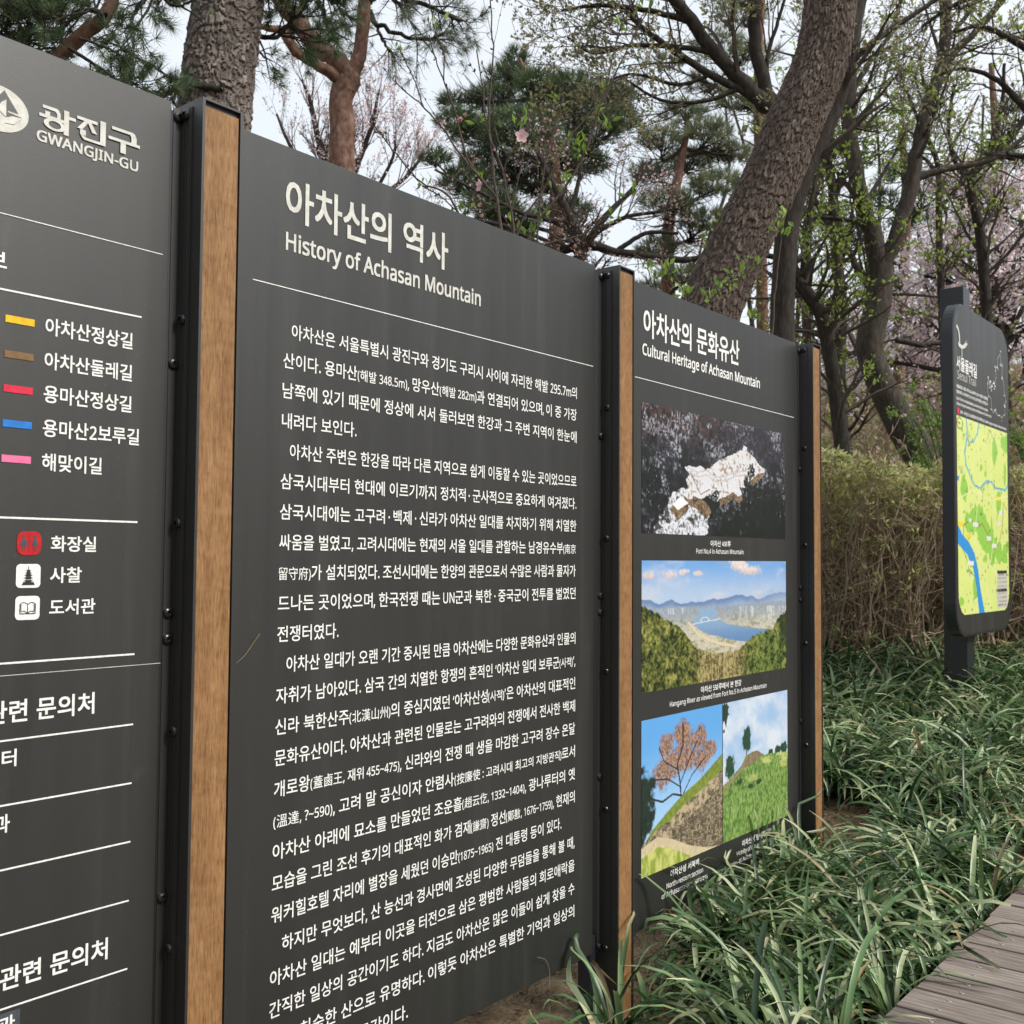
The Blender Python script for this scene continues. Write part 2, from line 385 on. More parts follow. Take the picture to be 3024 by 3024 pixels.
def text_raw(s, bold=.0):
    """Hangul and Hanja from the built-in font, Latin and figures from the narrower grotesque"""
    parts=[]
    for ch in s:
        k=0 if ch==' ' else 1 if ord(ch)<0x2100 else 2 if 0x4E00<=ord(ch)<0xA000 else 0
        if parts and (ch==' ' or parts[-1][0]==k): parts[-1][1]+=ch
        else: parts.append([k,ch])
    Vs=[];Fs=[];cur=0;n=0
    for k,t in parts:
        body=t.rstrip(); tail=len(t)-len(body); V,F=_piece(body,0,k==1)
        V=np.c_[V,np.zeros(len(V))]
        e=bold*(.35 if k==2 else .8)      # weight: the outline laid over itself, shifted by a hair
        if e>0: m=len(V); V=np.concatenate([V+[i*e,j*e,q*.00002] for q,(i,j) in enumerate(((-1,-1),(1,1),(-1,1),(1,-1)))]); F=[tuple(i+j*m for i in q) for j in range(4) for q in F]
        if k==1: V[:,0]*=.88
        V[:,0]+=cur-V[:,0].min()+(.05 if cur else 0); cur=V[:,0].max()+(.03 if not tail else .27*tail)
        Vs.append(V); Fs+=[tuple(i+n for i in q) for q in F]; n+=len(V)
    return np.concatenate(Vs),Fs
if FONT:
    _v,_=_piece('H',0,True); LAT=.70/(_v[:,1].max()-_v[:,1].min())
def add_text(mb, V, F, x):
    g={}
    for f in F: g.setdefault(len(f),[]).append(f)
    mb.add(np.c_[np.full(len(V),x)+(V[:,2] if V.shape[1]>2 else 0),V[:,0],V[:,1]],[np.array(k) for k in g.values()])
def runs_mesh(s, bold, small=.8):
    """'{..}' marks the smaller type; returns vertices in em units"""
    out=[];cur=0;import re
    for k,r in enumerate(re.split(r'[{}]',s)):
        if not r: continue
        sc=small if k%2 else 1.
        lead=len(r)-len(r.lstrip()); tail=len(r)-len(r.rstrip())
        V,F=text_raw(r.strip(),bold)
        V=V*sc
        if k%2: V[:,1]+=.015
        cur+=lead*.25*sc; V[:,0]+=cur-V[:,0].min()+.05; out.append((V,F)); cur=V[:,0].max()+tail*.25*sc
    VV=np.concatenate([a for a,_ in out]); FF=[];n=0
    for a,f in out: FF+=[tuple(i+n for i in q) for q in f]; n+=len(a)
    return VV,FF
def row(parent, s, s0, s1, zb, size, mat='white', bold=.011, x=.0012, small=.8, name='lettering', label=None, stretch=None):
    V,F=runs_mesh(s,bold,small)
    w=V[:,0].max()-V[:,0].min(); V=V.copy()
    if s1 is None: sx=size*(stretch or 1.)
    else: sx=(s1-s0)/w
    V[:,0]=(V[:,0]-V[:,0].min())*sx+s0; V[:,1]=V[:,1]*size+zb
    mb=MB(); add_text(mb,V,F,x); o=mb.build(name,MAT[mat] if isinstance(mat,str) else mat,parent)
    if label: o['label']=label
    return o
def row_box(parent, s, s0, s1, z0, z1, **kw):
    V,F=text_raw(s,kw.pop('bold',.012)); h=V[:,1].max()-V[:,1].min(); size=(z1-z0)/h
    V=V.copy(); V[:,0]=(V[:,0]-V[:,0].min())/(V[:,0].max()-V[:,0].min())*(s1-s0)+s0; V[:,1]=(V[:,1]-V[:,1].min())*size+z0
    mb=MB(); add_text(mb,V,F,kw.get('x',.0012)); return mb.build(kw.get('name','lettering'),MAT[kw.get('mat','white')],parent)
def poly_plate(mb, pts, x, th=0, C=None):
    """flat or thick plate from (s, z) outline, front at x"""
    bm=bmesh.new(); vs=[bm.verts.new((x,a,b)) for a,b in pts]; f=bm.faces.new(vs)
    bm.normal_update()
    if f.normal.x<0: f.normal_flip()
    if th:
        r=bmesh.ops.extrude_face_region(bm,geom=[f]); 
        for v in r['geom']:
            if isinstance(v,bmesh.types.BMVert): v.co.x-=th
        bmesh.ops.recalc_face_normals(bm,faces=bm.faces)
    bmesh.ops.triangulate(bm,faces=[f for f in bm.faces if len(f.verts)>4])
    bm.verts.ensure_lookup_table(); bm.verts.index_update()
    V=[tuple(v.co) for v in bm.verts]; g={}
    for f in bm.faces: g.setdefault(len(f.verts),[]).append([v.index for v in f.verts])
    bm.free(); mb.add(V,[np.array(k) for k in g.values()],C)
def rule(parent, s0, s1, z, h, mat='white', name='rule_line', x=.0012):
    mb=MB(); poly_plate(mb,[(s0,z-h/2),(s1,z-h/2),(s1,z+h/2),(s0,z+h/2)],x); return mb.build(name,MAT[mat],parent)
def rrect(s0,s1,z0,z1,r,n=6):
    p=[]
    for cx,cz,a0 in ((s1-r,z1-r,0),(s0+r,z1-r,90),(s0+r,z0+r,180),(s1-r,z0+r,270)):
        for k in range(n+1): a=radians(a0+90*k/n); p.append((cx+r*cos(a),cz+r*sin(a)))
    return p
def painted(parent, name, s0,s1,z0,z1, nu, nv, fn, x, label=None, mask=None):
    u,v=np.meshgrid(np.linspace(0,1,nu),np.linspace(0,1,nv),indexing='ij'); C=np.clip(fn(u,v),0.004,.95)
    V=np.stack([np.full(u.shape,x),s0+u*(s1-s0),z1-v*(z1-z0)],-1).reshape(-1,3)
    i=np.arange(nu*nv).reshape(nu,nv)
    F=np.stack([i[:-1,:-1],i[:-1,1:],i[1:,1:],i[1:,:-1]],-1)
    if mask is not None:
        mu,mv=(u[:-1,:-1]+.5/(nu-1)),(v[:-1,:-1]+.5/(nv-1)); F=F[mask(mu,mv)]
    F=F.reshape(-1,4)
    mb=MB(); mb.add(V,F,C.reshape(-1,3)); o=mb.build(name,MAT['printm'],parent)
    if label: o['label']=label
    return o

# ------------------------------------------------------------------ the printed photographs
def mixp(a,b,m): m=m[...,None] if np.ndim(m)==2 else m; return a*(1-m)+b*m
def pic_fort(u,v):
    x,y=u*1.07,v*.42
    n=fbm(x*60,y*60,1,4); n2=fbm(x*14,y*20,2,3); st=.5*fbm(x*230,y*60,3,4)+.5*fbm(x*120,y*150,5,3)
    fine=fbm(x*210,y*150,4,4); c=mixp(np.broadcast_to(lin(16,20,22),u.shape+(3,)),lin(70,70,78),sm(.32,.78,.5*n+.5*fine)*(.45+.55*sm(.75,.25,v)))
    c=mixp(c,lin(104,62,48),sm(.38,.75,.45*n+.55*fine)*sm(.40,.02,v)*sm(.85,.15,u)*.95)
    c=mixp(c,lin(60,50,64),sm(.5,.1,v)*.35*sm(.3,.7,u))
    n3=fbm(x*9+3,y*16,8,4); snow=sm(.46,.66,st)*sm(.50,.62,n3)*sm(1.1,.3,abs(v-.35)*1.6)+sm(.56,.68,st)*sm(.52,.6,n2)*.5
    c=mixp(c,lin(178,180,192),np.clip(snow,0,1)*.8)
    low=inpoly(u,v,[(.108,.998),(.128,.848),(.187,.659),(.249,.623),(.421,.834),(.355,.99)])
    c=mixp(c,lin(222,224,232),inpoly(u+.05*(n-.5),v+.12*(n2-.5),[(.07,1.01),(.10,.86),(.17,.66),(.249,.60),(.421,.80),(.40,1.0)])*sm(.34,.54,.5*fbm(x*90,y*130,6,4)+.5*fine))
    c=mixp(c,lin(30,34,34),sm(.60,.66,fbm(x*26,y*30,9,3))*(v>.15)*.9)
    dk=lin(22,28,26)*(.7+.9*n[...,None])
    rb=(u>.42+.1*vnoise(v*9,v*0,4))&(v>.62+.22*sm(.75,.42,u)+.1*vnoise(u*30,u*0,3)); c=mixp(c,dk,rb*sm(.75,.5,fbm(x*45,y*45,12)))
    fort=[(.254,.455),(.28,.43),(.312,.445),(.355,.423),(.399,.449),(.478,.365),(.585,.279),(.652,.228),(.665,.189),(.69,.191),(.69,.228),(.747,.275),(.786,.335),(.832,.372),(.826,.403),(.773,.42),(.708,.512),(.683,.56),(.633,.56),(.651,.623),(.62,.642),(.59,.617),(.489,.687),(.466,.718),(.399,.657),(.366,.702),(.312,.682),(.29,.718),(.243,.677),(.28,.619),(.264,.554),(.291,.509)]
    wl=[(.243,.677),(.29,.718),(.312,.682),(.399,.72),(.432,.80),(.399,.864),(.333,.785),(.29,.765),(.259,.729)]
    wr=[(.478,.702),(.59,.617),(.62,.642),(.651,.609),(.657,.662),(.626,.709),(.596,.67),(.489,.739)]
    tw=[(.167,.805),(.182,.764),(.213,.807),(.28,.74),(.28,.793),(.213,.893)]
    brown=mixp(np.broadcast_to(lin(62,48,36),u.shape+(3,)),lin(158,134,104),sm(.3,.75,.4*n+.6*fbm(x*240,y*240,14,2)))
    for w in (wl,wr,tw,[(.70,.50),(.79,.41),(.83,.40),(.82,.43),(.74,.52),(.70,.56)]): c=mixp(c,brown,inpoly(u,v,w))
    f=inpoly(u+.012*(n-.5),v+.02*(n-.5),fort); c=mixp(c,lin(226,226,230)*(.78+.3*fine[...,None]),f)
    c=mixp(c,lin(150,122,92),f*sm(.55,.68,fbm(x*100,y*100,21,3))*sm(.40,.52,fbm(x*16,y*22,22,2))*.9)
    path=segd(u,v,[(.28,.47),(.34,.50),(.40,.47),(.46,.52),(.53,.50),(.60,.45),(.68,.43),(.73,.36)],1.07,.42)
    c=mixp(c,lin(188,186,190),f*(np.abs(path-.008)<.0022)); c=mixp(c,lin(120,102,84),f*(segd(u,v,[(.295,.50),(.36,.66),(.42,.61)],1.07,.42)<.002))
    c=mixp(c,lin(238,238,240),inpoly(u,v,[(.182,.764),(.228,.693),(.28,.74),(.213,.807)]))
    for (a,b,r) in ((.455,.75,.05),(.721,.406,.026),(.695,.544,.036),(.77,.60,.05),(.85,.72,.09),(.06,.60,.07)):
        d=np.hypot((u-a)*1.07,(v-b)*.42*.9)+.07*(n-.5)+.03*(fine-.5); c=mixp(c,dk,sm(r,r*.75,d)*sm(.72,.58,fine))
    return c
def pic_river(u,v):
    x,y=u*1.07,v*.42
    n=fbm(x*90,y*90,31,5); cl=fbm(x*6+2,y*15,33,6)
    c=mixp(np.broadcast_to(lin(112,164,222),u.shape+(3,)),lin(176,196,222),sm(0,.32,v))
    c=mixp(c,lin(196,202,216),sm(.42,.68,cl)*.75*sm(.0,.2,u*.6+v)); c=mixp(c,lin(150,172,206),sm(.45,.7,fbm(x*9,y*26,35,4))*.4*sm(.2,.6,u))
    for a,b,ru,rv in ((.042,.115,.05,.05),(.165,.115,.055,.045),(.243,.10,.035,.03),(.342,.11,.025,.025),(.62,.05,.05,.06),(.70,.09,.09,.05)):
        d=np.hypot((u-a)/ru,(v-b)/rv*np.where(v>b,1.6,1))+(cl-.5)*2.2+(n-.5)*1.1; c=mixp(c,mixp(np.broadcast_to(lin(196,176,178),u.shape+(3,)),lin(240,226,214),sm(.05,-.06,v-b+(n-.5)*.05)),sm(1.15,.35,d)*.9)
    rx=[-.01,.026,.104,.172,.243,.317,.38,.439,.472,.54,.624,.682,.711,.771,.864,.945,1.]; ry=[.295,.294,.339,.311,.35,.332,.344,.311,.326,.314,.289,.314,.304,.34,.307,.281,.296]
    rid=np.interp(u,rx,ry)+.022*(fbm(u*40,u*0,2)-.5); c=mixp(c,mixp(np.broadcast_to(lin(94,124,172),u.shape+(3,)),lin(150,170,198),sm(.0,.09,v-rid)),sm(-.004,.004,v-rid)*(.92-.35*sm(.6,1,u)))
    land=sm(.365,.385,v+.01*np.sin(u*9)); ct=fbm(x*120,y*190,41,4)
    city=mixp(np.broadcast_to(lin(150,160,172),u.shape+(3,)),lin(196,190,172),sm(.40,.60,v)); city=city*(.72+.56*ct)[...,None]
    city=mixp(city,lin(128,134,96),sm(.5,.66,fbm(x*40,y*90,43,3))*sm(.42,.5,v)*.7); c=mixp(c,city,land)
    blk=(vnoise(x*95,y*12,44)>.55)*(vnoise(x*200,y*70,45)>.3)*sm(.385,.40,v-.02*sm(.6,1,u))*sm(.50,.46,v-.10*sm(.7,1,u))*sm(.58,.66,u); c=mixp(c,lin(214,214,212),blk*.7); c=mixp(c,lin(206,210,216),(vnoise(x*150,y*20,46)>.6)*sm(.10,.12,u)*sm(.26,.24,u)*(np.abs(v-.40)<.022)*.7)
    riv=[(.355,.39),(.458,.398),(.472,.432),(.458,.471),(.539,.537),(.666,.576),(.847,.624),(.785,.677),(.681,.714),(.553,.671),(.419,.612),(.342,.563),(.304,.495),(.317,.465),(.354,.445)]
    uw,vw=u+.012*(n-.5),v+.02*(n-.5); c=mixp(c,mixp(np.broadcast_to(lin(140,170,200),u.shape+(3,)),lin(100,136,182),sm(.45,.7,v))*(.94+.12*n[...,None]),inpoly(uw,vw,riv))
    c=mixp(c,lin(214,200,168),segd(u,v,[(.28,.50),(.34,.60),(.45,.68),(.60,.74)],1.07,.42)<.006*n+.002)
    c=mixp(c,lin(222,228,234),(segd(u,v,[(.305,.515),(.406,.500),(.498,.490)],1.07,.42)<.0014)*.9)
    a=np.hypot((u-.385)/.03,(v-.502)/.035); c=mixp(c,lin(226,230,236),(np.abs(a-1)<.10)*(v<.502)*.8)
    hx=[-.006,.092,.184,.243,.292,.342,.471,.623,.695,.785,.895,.925,1.0]; hy=[.338,.413,.49,.558,.658,.728,.781,.773,.699,.642,.62,.54,.46]
    ed=np.interp(u,hx,hy)+.05*(fbm(u*55,v*6,5,4)-.5)+.05*(fbm(x*140,y*60,7,3)-.5)*sm(.5,.9,u); tr=sm(-.006,.006,v-ed)
    t1=fbm(x*38,y*44,51,3); t2=fbm(x*120,y*130,52,4); k=np.clip(.55*t1+.6*t2-.08,0,1)
    g=mixp(np.broadcast_to(lin(34,46,26),u.shape+(3,)),lin(112,118,58),sm(.32,.62,k)); g=mixp(g,lin(172,166,96),sm(.56,.76,k)*.8)
    mid=sm(.28,.42,u)*sm(.72,.55,u); stem=fbm(x*170,y*22,53,4); g=mixp(g,mixp(np.broadcast_to(lin(86,78,54),u.shape+(3,)),lin(196,176,124),sm(.35,.65,.5*stem+.5*t2)),mid*.8)
    g=mixp(g,lin(104,140,66),sm(.62,.8,u)*.5*sm(.4,.65,t2)); g=mixp(g,lin(36,48,34),sm(.93,.96,u)*sm(.9,.6,v)*.8); g=g*(.7+.6*fbm(x*260,y*260,57,2))[...,None]
    return mixp(c,g,tr)
def pic_wall(u,v):
    # u runs over the left half only (0..0.5 of the pair)
    x,y=u*.54,v*.49; U=u*.5
    n=fbm(x*80,y*80,61,4)
    c=mixp(np.broadcast_to(lin(98,166,228),u.shape+(3,)),lin(168,206,240),sm(.1,.8,v))
    # tree crown of fine orange brown twigs
    cr=np.zeros(u.shape)
    for a,b,ru,rv in ((.243,.16,.07,.12),(.14,.20,.07,.12),(.33,.20,.08,.12),(.12,.36,.08,.13),(.36,.36,.08,.12),(.24,.30,.14,.15),(.42,.30,.05,.08)):
        cr=np.maximum(cr,sm(1.1,.5,np.hypot((U-a)/ru,(v-b)/rv)+(fbm(x*20,y*20,63)-.5)*1.1))
    c=mixp(c,mixp(np.broadcast_to(lin(104,76,54),u.shape+(3,)),lin(186,140,104),sm(.3,.7,fbm(x*190,y*190,66,3))),sm(.15,.9,cr*(.45+1.1*(fbm(x*150,y*150,65,4)-.15)))*.98)
    for pts,w in (([(.232,.60),(.226,.48),(.208,.34),(.243,.22),(.243,.08)],.004),([(.228,.47),(.27,.36),(.33,.22)],.003),([(.215,.38),(.13,.30),(.10,.2)],.0025),([(.235,.56),(.18,.53),(.12,.56),(.06,.52)],.0035),([(.24,.56),(.30,.44),(.39,.34)],.0025),([(.23,.5),(.15,.42),(.07,.40)],.0025)):
        c=mixp(c,lin(58,44,40),(segd(U,v,pts,1.08,.49)<w))
    lt=sm(1,.7,np.hypot((U+.005)/.085,(v-.56)/.26)+(fbm(x*26,y*26,67)-.5)*1.2); c=mixp(c,lin(34,48,40)*(.6+.9*n[...,None]),lt)
    sl=np.interp(U,[0,.06,.149,.243,.353,.5],[.818,.723,.634,.554,.488,.355]); lo=np.interp(U,[0,.093,.172,.291,.404,.5],[.818,.781,.827,.925,.988,1.01])
    ge=np.interp(U,[0,.10,.172,.243,.353,.5],[.80,.72,.694,.632,.568,.47])
    F1,F2,ID=worley(x*78,y*100,71); st=mixp(np.broadcast_to(lin(92,82,68),u.shape+(3,)),lin(172,156,130),ID); st=mixp(st,lin(38,34,28),sm(.16,.04,F2-F1))
    gr=mixp(np.broadcast_to(lin(84,104,40),u.shape+(3,)),lin(150,164,72),n)
    c=mixp(c,gr,(v>sl)); rub=mixp(st,lin(200,180,146),sm(.45,.62,fbm(x*50,y*50,73))*.8)
    c=mixp(c,rub,(v>ge+.03*(n-.5))); c=mixp(c,st,(v>ge+.11)); 
    c=mixp(c,lin(206,190,156)*(.8+.4*n[...,None]),(v>lo-.005)); c=mixp(c,mixp(np.broadcast_to(lin(140,160,62),u.shape+(3,)),lin(206,206,124),sm(.3,.7,fbm(x*60,y*30,77))),(v>lo+.06+.02*(n-.5)))
    return c
def pic_hill(u,v):
    x,y=u*.54,v*.49; U=.5+u*.5
    n=fbm(x*90,y*60,81,4); cl=fbm(x*10,y*12,83,5)
    c=mixp(np.broadcast_to(lin(158,190,226),u.shape+(3,)),lin(214,222,234),sm(.25,.75,cl))
    c=mixp(c,lin(46,64,52),(np.hypot((U-.508)/.03,(v-.08)/.1)+(n-.5)*1.6<.9)*1.)
    c=mixp(c,lin(40,72,56)*(.7+.7*n[...,None]),sm(1.1,.8,np.hypot((U-.67)/.036,(v-.31)/.095)+(fbm(x*40,y*40,85)-.5)*1.3)); c=mixp(c,lin(60,54,44),segd(U,v,[(.67,.44),(.668,.30)],1.08,.49)<.0025)
    for a,b,ru,rv in ((.548,.47,.034,.09),(.86,.46,.02,.03),(.92,.455,.025,.035),(.97,.45,.03,.045)): c=mixp(c,lin(44,74,50)*(.7+.7*n[...,None]),sm(1.1,.85,np.hypot((U-a)/ru,(v-b)/rv)+(n-.5)*.9))
    h=np.interp(U,[.5,.55,.635,.664,.737,.797,.907,1.],[.59,.555,.484,.422,.408,.458,.473,.494]); m=v>h+.01*(n-.5)
    g=mixp(np.broadcast_to(lin(82,118,54),u.shape+(3,)),lin(150,176,98),sm(.3,.75,fbm(x*160,y*90,87,4))); g=mixp(g,lin(190,196,120),sm(.55,.7,fbm(x*12,y*40,88))*sm(.72,.5,v)); g=mixp(g,lin(70,90,48),sm(.5,.6,fbm(x*22,y*44,89))*(abs(v-.64)<.04)*.6)
    c=mixp(c,g,m); c=mixp(c,mixp(np.broadcast_to(lin(96,82,66),u.shape+(3,)),lin(160,140,112),n),inpoly(U,v,[(.635,.49),(.678,.419),(.752,.408),(.805,.458),(.722,.493),(.649,.513)]))
    c=mixp(c,lin(150,128,100),segd(U,v,[(.5,.62),(.606,.54),(.645,.49)],1.08,.49)<.006)
    for a,b in ((.70,.66),(.76,.65),(.62,.6)): c=mixp(c,lin(40,74,48),(np.hypot((U-a)/.018,(v-b)/.02)+(n-.5)<1)*1.)
    return c
def pic_map(u,v):
    x,y=u*1.,v*1.6; n=fbm(x*7,y*7,91,3)
    c=mixp(np.broadcast_to(lin(214,230,128),u.shape+(3,)),lin(226,236,150),n)
    G=lin(150,206,84)
    for a,b,ru,rv,s in ((.95,.06,.10,.045,.5),(.72,.14,.05,.06,.9),(.45,.235,.03,.02,1.),(.53,.26,.04,.025,1.),(.12,.35,.05,.06,.6),(.80,.40,.06,.06,.5),(.35,.52,.16,.06,.9),(.50,.58,.16,.06,.9),(.62,.66,.16,.07,.9),(.80,.68,.06,.07,.9),(.92,.68,.06,.07,.9),(.94,.25,.03,.06,.7),(.06,.93,.04,.025,.5),(.30,.88,.03,.05,.9),(.27,.74,.05,.02,.9)):
        c=mixp(c,G,sm(1.05,.95,np.hypot((u-a)/ru,(v-b)/rv)+(fbm(x*14,y*10,93,3)-.5)*s*2.2))
    Bl=lin(50,150,222)
    for pts,w in (([(.17,0),(.19,.05),(.18,.10),(.14,.18),(.16,.24),(.23,.29),(.31,.335),(.42,.345),(.55,.30),(.66,.30),(.72,.325),(.94,.33),(1,.30)],.009),([(.41,0),(.38,.06),(.30,.11),(.22,.12),(.18,.10)],.007),([(.78,.99),(.72,.90),(.80,.84),(1,.80)],.004)):
        c=mixp(c,lin(80,170,214),segd(u,v,pts,1,1.6)<w)
    c=mixp(c,Bl,inpoly(u,v,[(0,.545),(.08,.595),(.2,.635),(.30,.69),(.36,.77),(.40,.87),(.48,1.0),(.37,1.0),(.33,.87),(.27,.77),(.17,.70),(.05,.66),(0,.645)]))
    c=mixp(c,Bl,(u<.03)&(np.abs(v-.315)<.012))
    c=mixp(c,lin(160,60,70),segd(u,v,[(.10,.60),(.10,.55),(.22,.52),(.38,.55),(.45,.53),(.55,.58),(.66,.65),(.72,.66),(.80,.62),(.87,.54),(.90,.40),(.97,.44)],1,1.6)<.004)
    c=mixp(c,lin(70,120,80),segd(u,v,[(.07,.66),(.14,.71),(.20,.78),(.30,.81)],1,1.6)<.0045)
    for a,b,w in ((.78,.385,.07),(.04,.545,.06),(.19,.60,.05)): c=mixp(c,lin(240,214,60),(np.abs(u-a)<w)&(np.abs(v-b)<.011))
    for a,b,w in ((.32,.54,.05),(.58,.605,.05),(.69,.645,.05),(.84,.46,.035),(.80,.52,.035),(.22,.74,.06),(.22,.52,.025)): c=mixp(c,lin(232,228,226),(np.abs(u-a)<w)&(np.abs(v-b)<.010))
    c=mixp(c,lin(104,112,74),(vnoise(u*34,v*46,95)>.80)*(vnoise(u*150,v*260,96)>.5)*.75); c=mixp(c,lin(236,240,190),(segd(u,v,[(.0,.42),(.3,.36),(.6,.40),(1,.36)],1,1.6)<.004)|(segd(u,v,[(.35,0),(.42,.3),(.3,.6),(.5,.8),(.6,1)],1,1.6)<.004)|(segd(u,v,[(.7,0),(.62,.3),(.75,.5),(.6,.75),(1,.9)],1,1.6)<.004))
    lg=(np.abs(u-.85)<.105)&(np.abs(v-.882)<.105); c=mixp(c,lin(205,202,192),lg*1.); c=mixp(c,lin(40,40,38),lg*((np.abs(v-.787)<.009)|(np.abs(v-.889)<.009)))
    c=mixp(c,lin(110,108,104),lg*(np.abs(np.mod(v*48,1)-.5)<.16)*(vnoise(u*90,v*50,97)>.42)*.8)
    r=np.hypot((u-.055)/.05,(v-.035)/.028); c=mixp(c,lin(90,130,70),(np.abs(r-1)<.12)*1.); c=mixp(c,lin(200,60,40),(segd(u,v,[(.02,.033),(.06,.036)],1,1.6)<.008))
    return c

# ------------------------------------------------------------------ information board
ZT,ZB=2.22,.172
def bolt_mesh(axis):
    """domed socket head, axis +X (0) or -Y (1)"""
    prof=[(.0105,0),(.0105,.0035),(.009,.0065),(.0058,.0080),(.0042,.0080),(.0042,.0045),(0.0001,.0045)]
    n=16; V=[];
    for r,h in prof:
        for k in range(n):
            a=2*pi*k/n; V.append((h,r*cos(a),r*sin(a)) if axis==0 else (r*cos(a),-h,r*sin(a)))
    F=[(i*n+k,i*n+(k+1)%n,(i+1)*n+(k+1)%n,(i+1)*n+k) for i in range(len(prof)-1) for k in range(n)]
    if axis==1: pass
    mb=MB(); mb.add(V,np.array(F)); return mb.mesh('bolt',MAT['bolt'])
board=empty('information_board'); tag(board,'long charcoal metal board with white Korean lettering, wood-faced posts and photo prints','information board')
BA,BB=bolt_mesh(0),bolt_mesh(1)
def panel(s0,s1,label):
    mb=MB(); box(mb,-.012,0,s0,s1,ZB,ZT,bev=.0012); o=mb.build('sign_panel',MAT['panel'],board); o['label']=label; return o
p1=panel(.30,1.1622,'leftmost panel with a district emblem, trail colour bars and icons')
p2=panel(1.312,2.6215,'middle panel filled with paragraphs on the mountain history')
p3=panel(2.772,4.072,'right panel with four landscape photographs')
def post(s0,s1,D,zb):
    mb=MB(); t=.006; xb=-.05
    box(mb,xb,D,s0,s0+t,zb,ZT)                # side facing the camera
    box(mb,xb,D,s1-t,s1,zb,ZT)
    box(mb,xb,xb+t,s0+t,s1-t,zb,ZT)
    box(mb,xb+t,D-.0005,s0+t,s1-t,ZT-.004,ZT+.0005)      # cap
    box(mb,D-.016,D-.009,s0+t,s1-t,zb,ZT-.0045)      # backing behind the wood
    o=mb.build('post',MAT['panel'],board)
    mb=MB(); box(mb,D-.0085,D-.0025,s0+t+.0005,s1-t-.003,zb-.02,ZT-.016); mb.build('wood_strip',MAT['wood'],o)
    # angle brackets: panel leg and post leg with ribs
    mb=MB(); box(mb,.0004,.0034,s0-.0215,s0-.0005,ZB+.0,ZT-.012); box(mb,.0036,.036,s0-.0035,s0-.0005,ZB,ZT-.012)
    for xx in (.012,.030): box(mb,xx,xx+.002,s0-.0052,s0-.0036,ZB,ZT-.013)
    mb.build('angle_bracket',MAT['panel'],o)
    mb=MB(); box(mb,-.0105,.0006,s1+.0006,s1+.0245,ZB,ZT-.004); mb.build('edge_flange',MAT['panel'],o)
    for z in (2.191,1.704,1.223,1.173,.685,.188):
        b=bpy.data.objects.new('bolt',BA); link(b,o); b.location=(.0034,s0-.0125,z)
    for z in (2.194,1.790,1.395,.998,.591,.185):
        b=bpy.data.objects.new('bolt',BB); link(b,o); b.location=(.021,s0-.0035,z)
    mb=MB(); box(mb,-.045,-.002,s0-.05,s0-.0225,zb,ZB+.05); mb.build('back_stiffener',MAT['darkframe'],o)
    return o
post(.206,.296,.068,-.12); post(1.187,1.281,.068,-.12); post(2.661,2.748,.062,-.12); post(4.103,4.186,.058,-.1)
# --- middle panel
row(p2,'아차산의 역사',1.445,1.964,2.068,.100,'cream',bold=.021)
row(p2,'History of Achasan Mountain',1.447,2.092,1.994,.0535,'cream',bold=.024)
rule(p2,1.362,2.612,1.9105,.0020)
body=[('아차산은 서울특별시 광진구와 경기도 구리시 사이에 자리한 해발 295.7m의',1),
('산이다. 용마산{(해발 348.5m)}, 망우산{(해발 282m)}과 연결되어 있으며, 이 중 가장',0),
('남쪽에 있기 때문에 정상에 서서 둘러보면 한강과 그 주변 지역이 한눈에',0),
('내려다 보인다.',0,1.659),
('아차산 주변은 한강을 따라 다른 지역으로 쉽게 이동할 수 있는 곳이었으므로',1),
('삼국시대부터 현대에 이르기까지 정치적 · 군사적으로 중요하게 여겨졌다.',0),
('삼국시대에는 고구려 · 백제 · 신라가 아차산 일대를 차지하기 위해 치열한',0),
('싸움을 벌였고, 고려시대에는 현재의 서울 일대를 관할하는 남경유수부{(南京}',0),
('{留守府)}가 설치되었다. 조선시대에는 한양의 관문으로서 수많은 사람과 물자가',0),
('드나든 곳이었으며, 한국전쟁 때는 UN군과 북한 · 중국군이 전투를 벌였던',0),
('전쟁터였다.',0,1.613),
('아차산 일대가 오랜 기간 중시된 만큼 아차산에는 다양한 문화유산과 인물의',1),
('자취가 남아있다. 삼국 간의 치열한 항쟁의 흔적인 ‘아차산 일대 보루군{(사적)}’,',0),
('신라 북한산주{(北漢山州)}의 중심지였던 ‘아차산성{(사적)}’은 아차산의 대표적인',0),
('문화유산이다. 아차산과 관련된 인물로는 고구려와의 전쟁에서 전사한 백제',0),
('개로왕{(蓋鹵王, 재위 455~475)}, 신라와의 전쟁 때 생을 마감한 고구려 장수 온달',0),
('{(溫達, ?~590)}, 고려 말 공신이자 안렴사{(按廉使 : 고려시대 최고의 지방관직)}로서',0),
('아차산 아래에 묘소를 만들었던 조운흘{(趙云仡, 1332~1404)}, 광나루터의 옛',0),
('모습을 그린 조선 후기의 대표적인 화가 겸재{(謙齋)} 정선{(鄭敾, 1676~1759)}, 현재의',0),
('워커힐호텔 자리에 별장을 세웠던 이승만{(1875~1965)} 전 대통령 등이 있다.',0,2.462),
('하지만 무엇보다, 산 능선과 경사면에 조성된 다양한 무덤들을 통해 볼 때,',1),
('아차산 일대는 예부터 이곳을 터전으로 삼은 평범한 사람들의 희로애락을',0),
('간직한 일상의 공간이기도 하다. 지금도 아차산은 많은 이들이 쉽게 찾을 수',0),
('있는 친숙한 산으로 유명하다. 이렇듯 아차산은 특별한 기억과 일상의',0),
('이야기가 있는 공간이다.',0,1.848)]
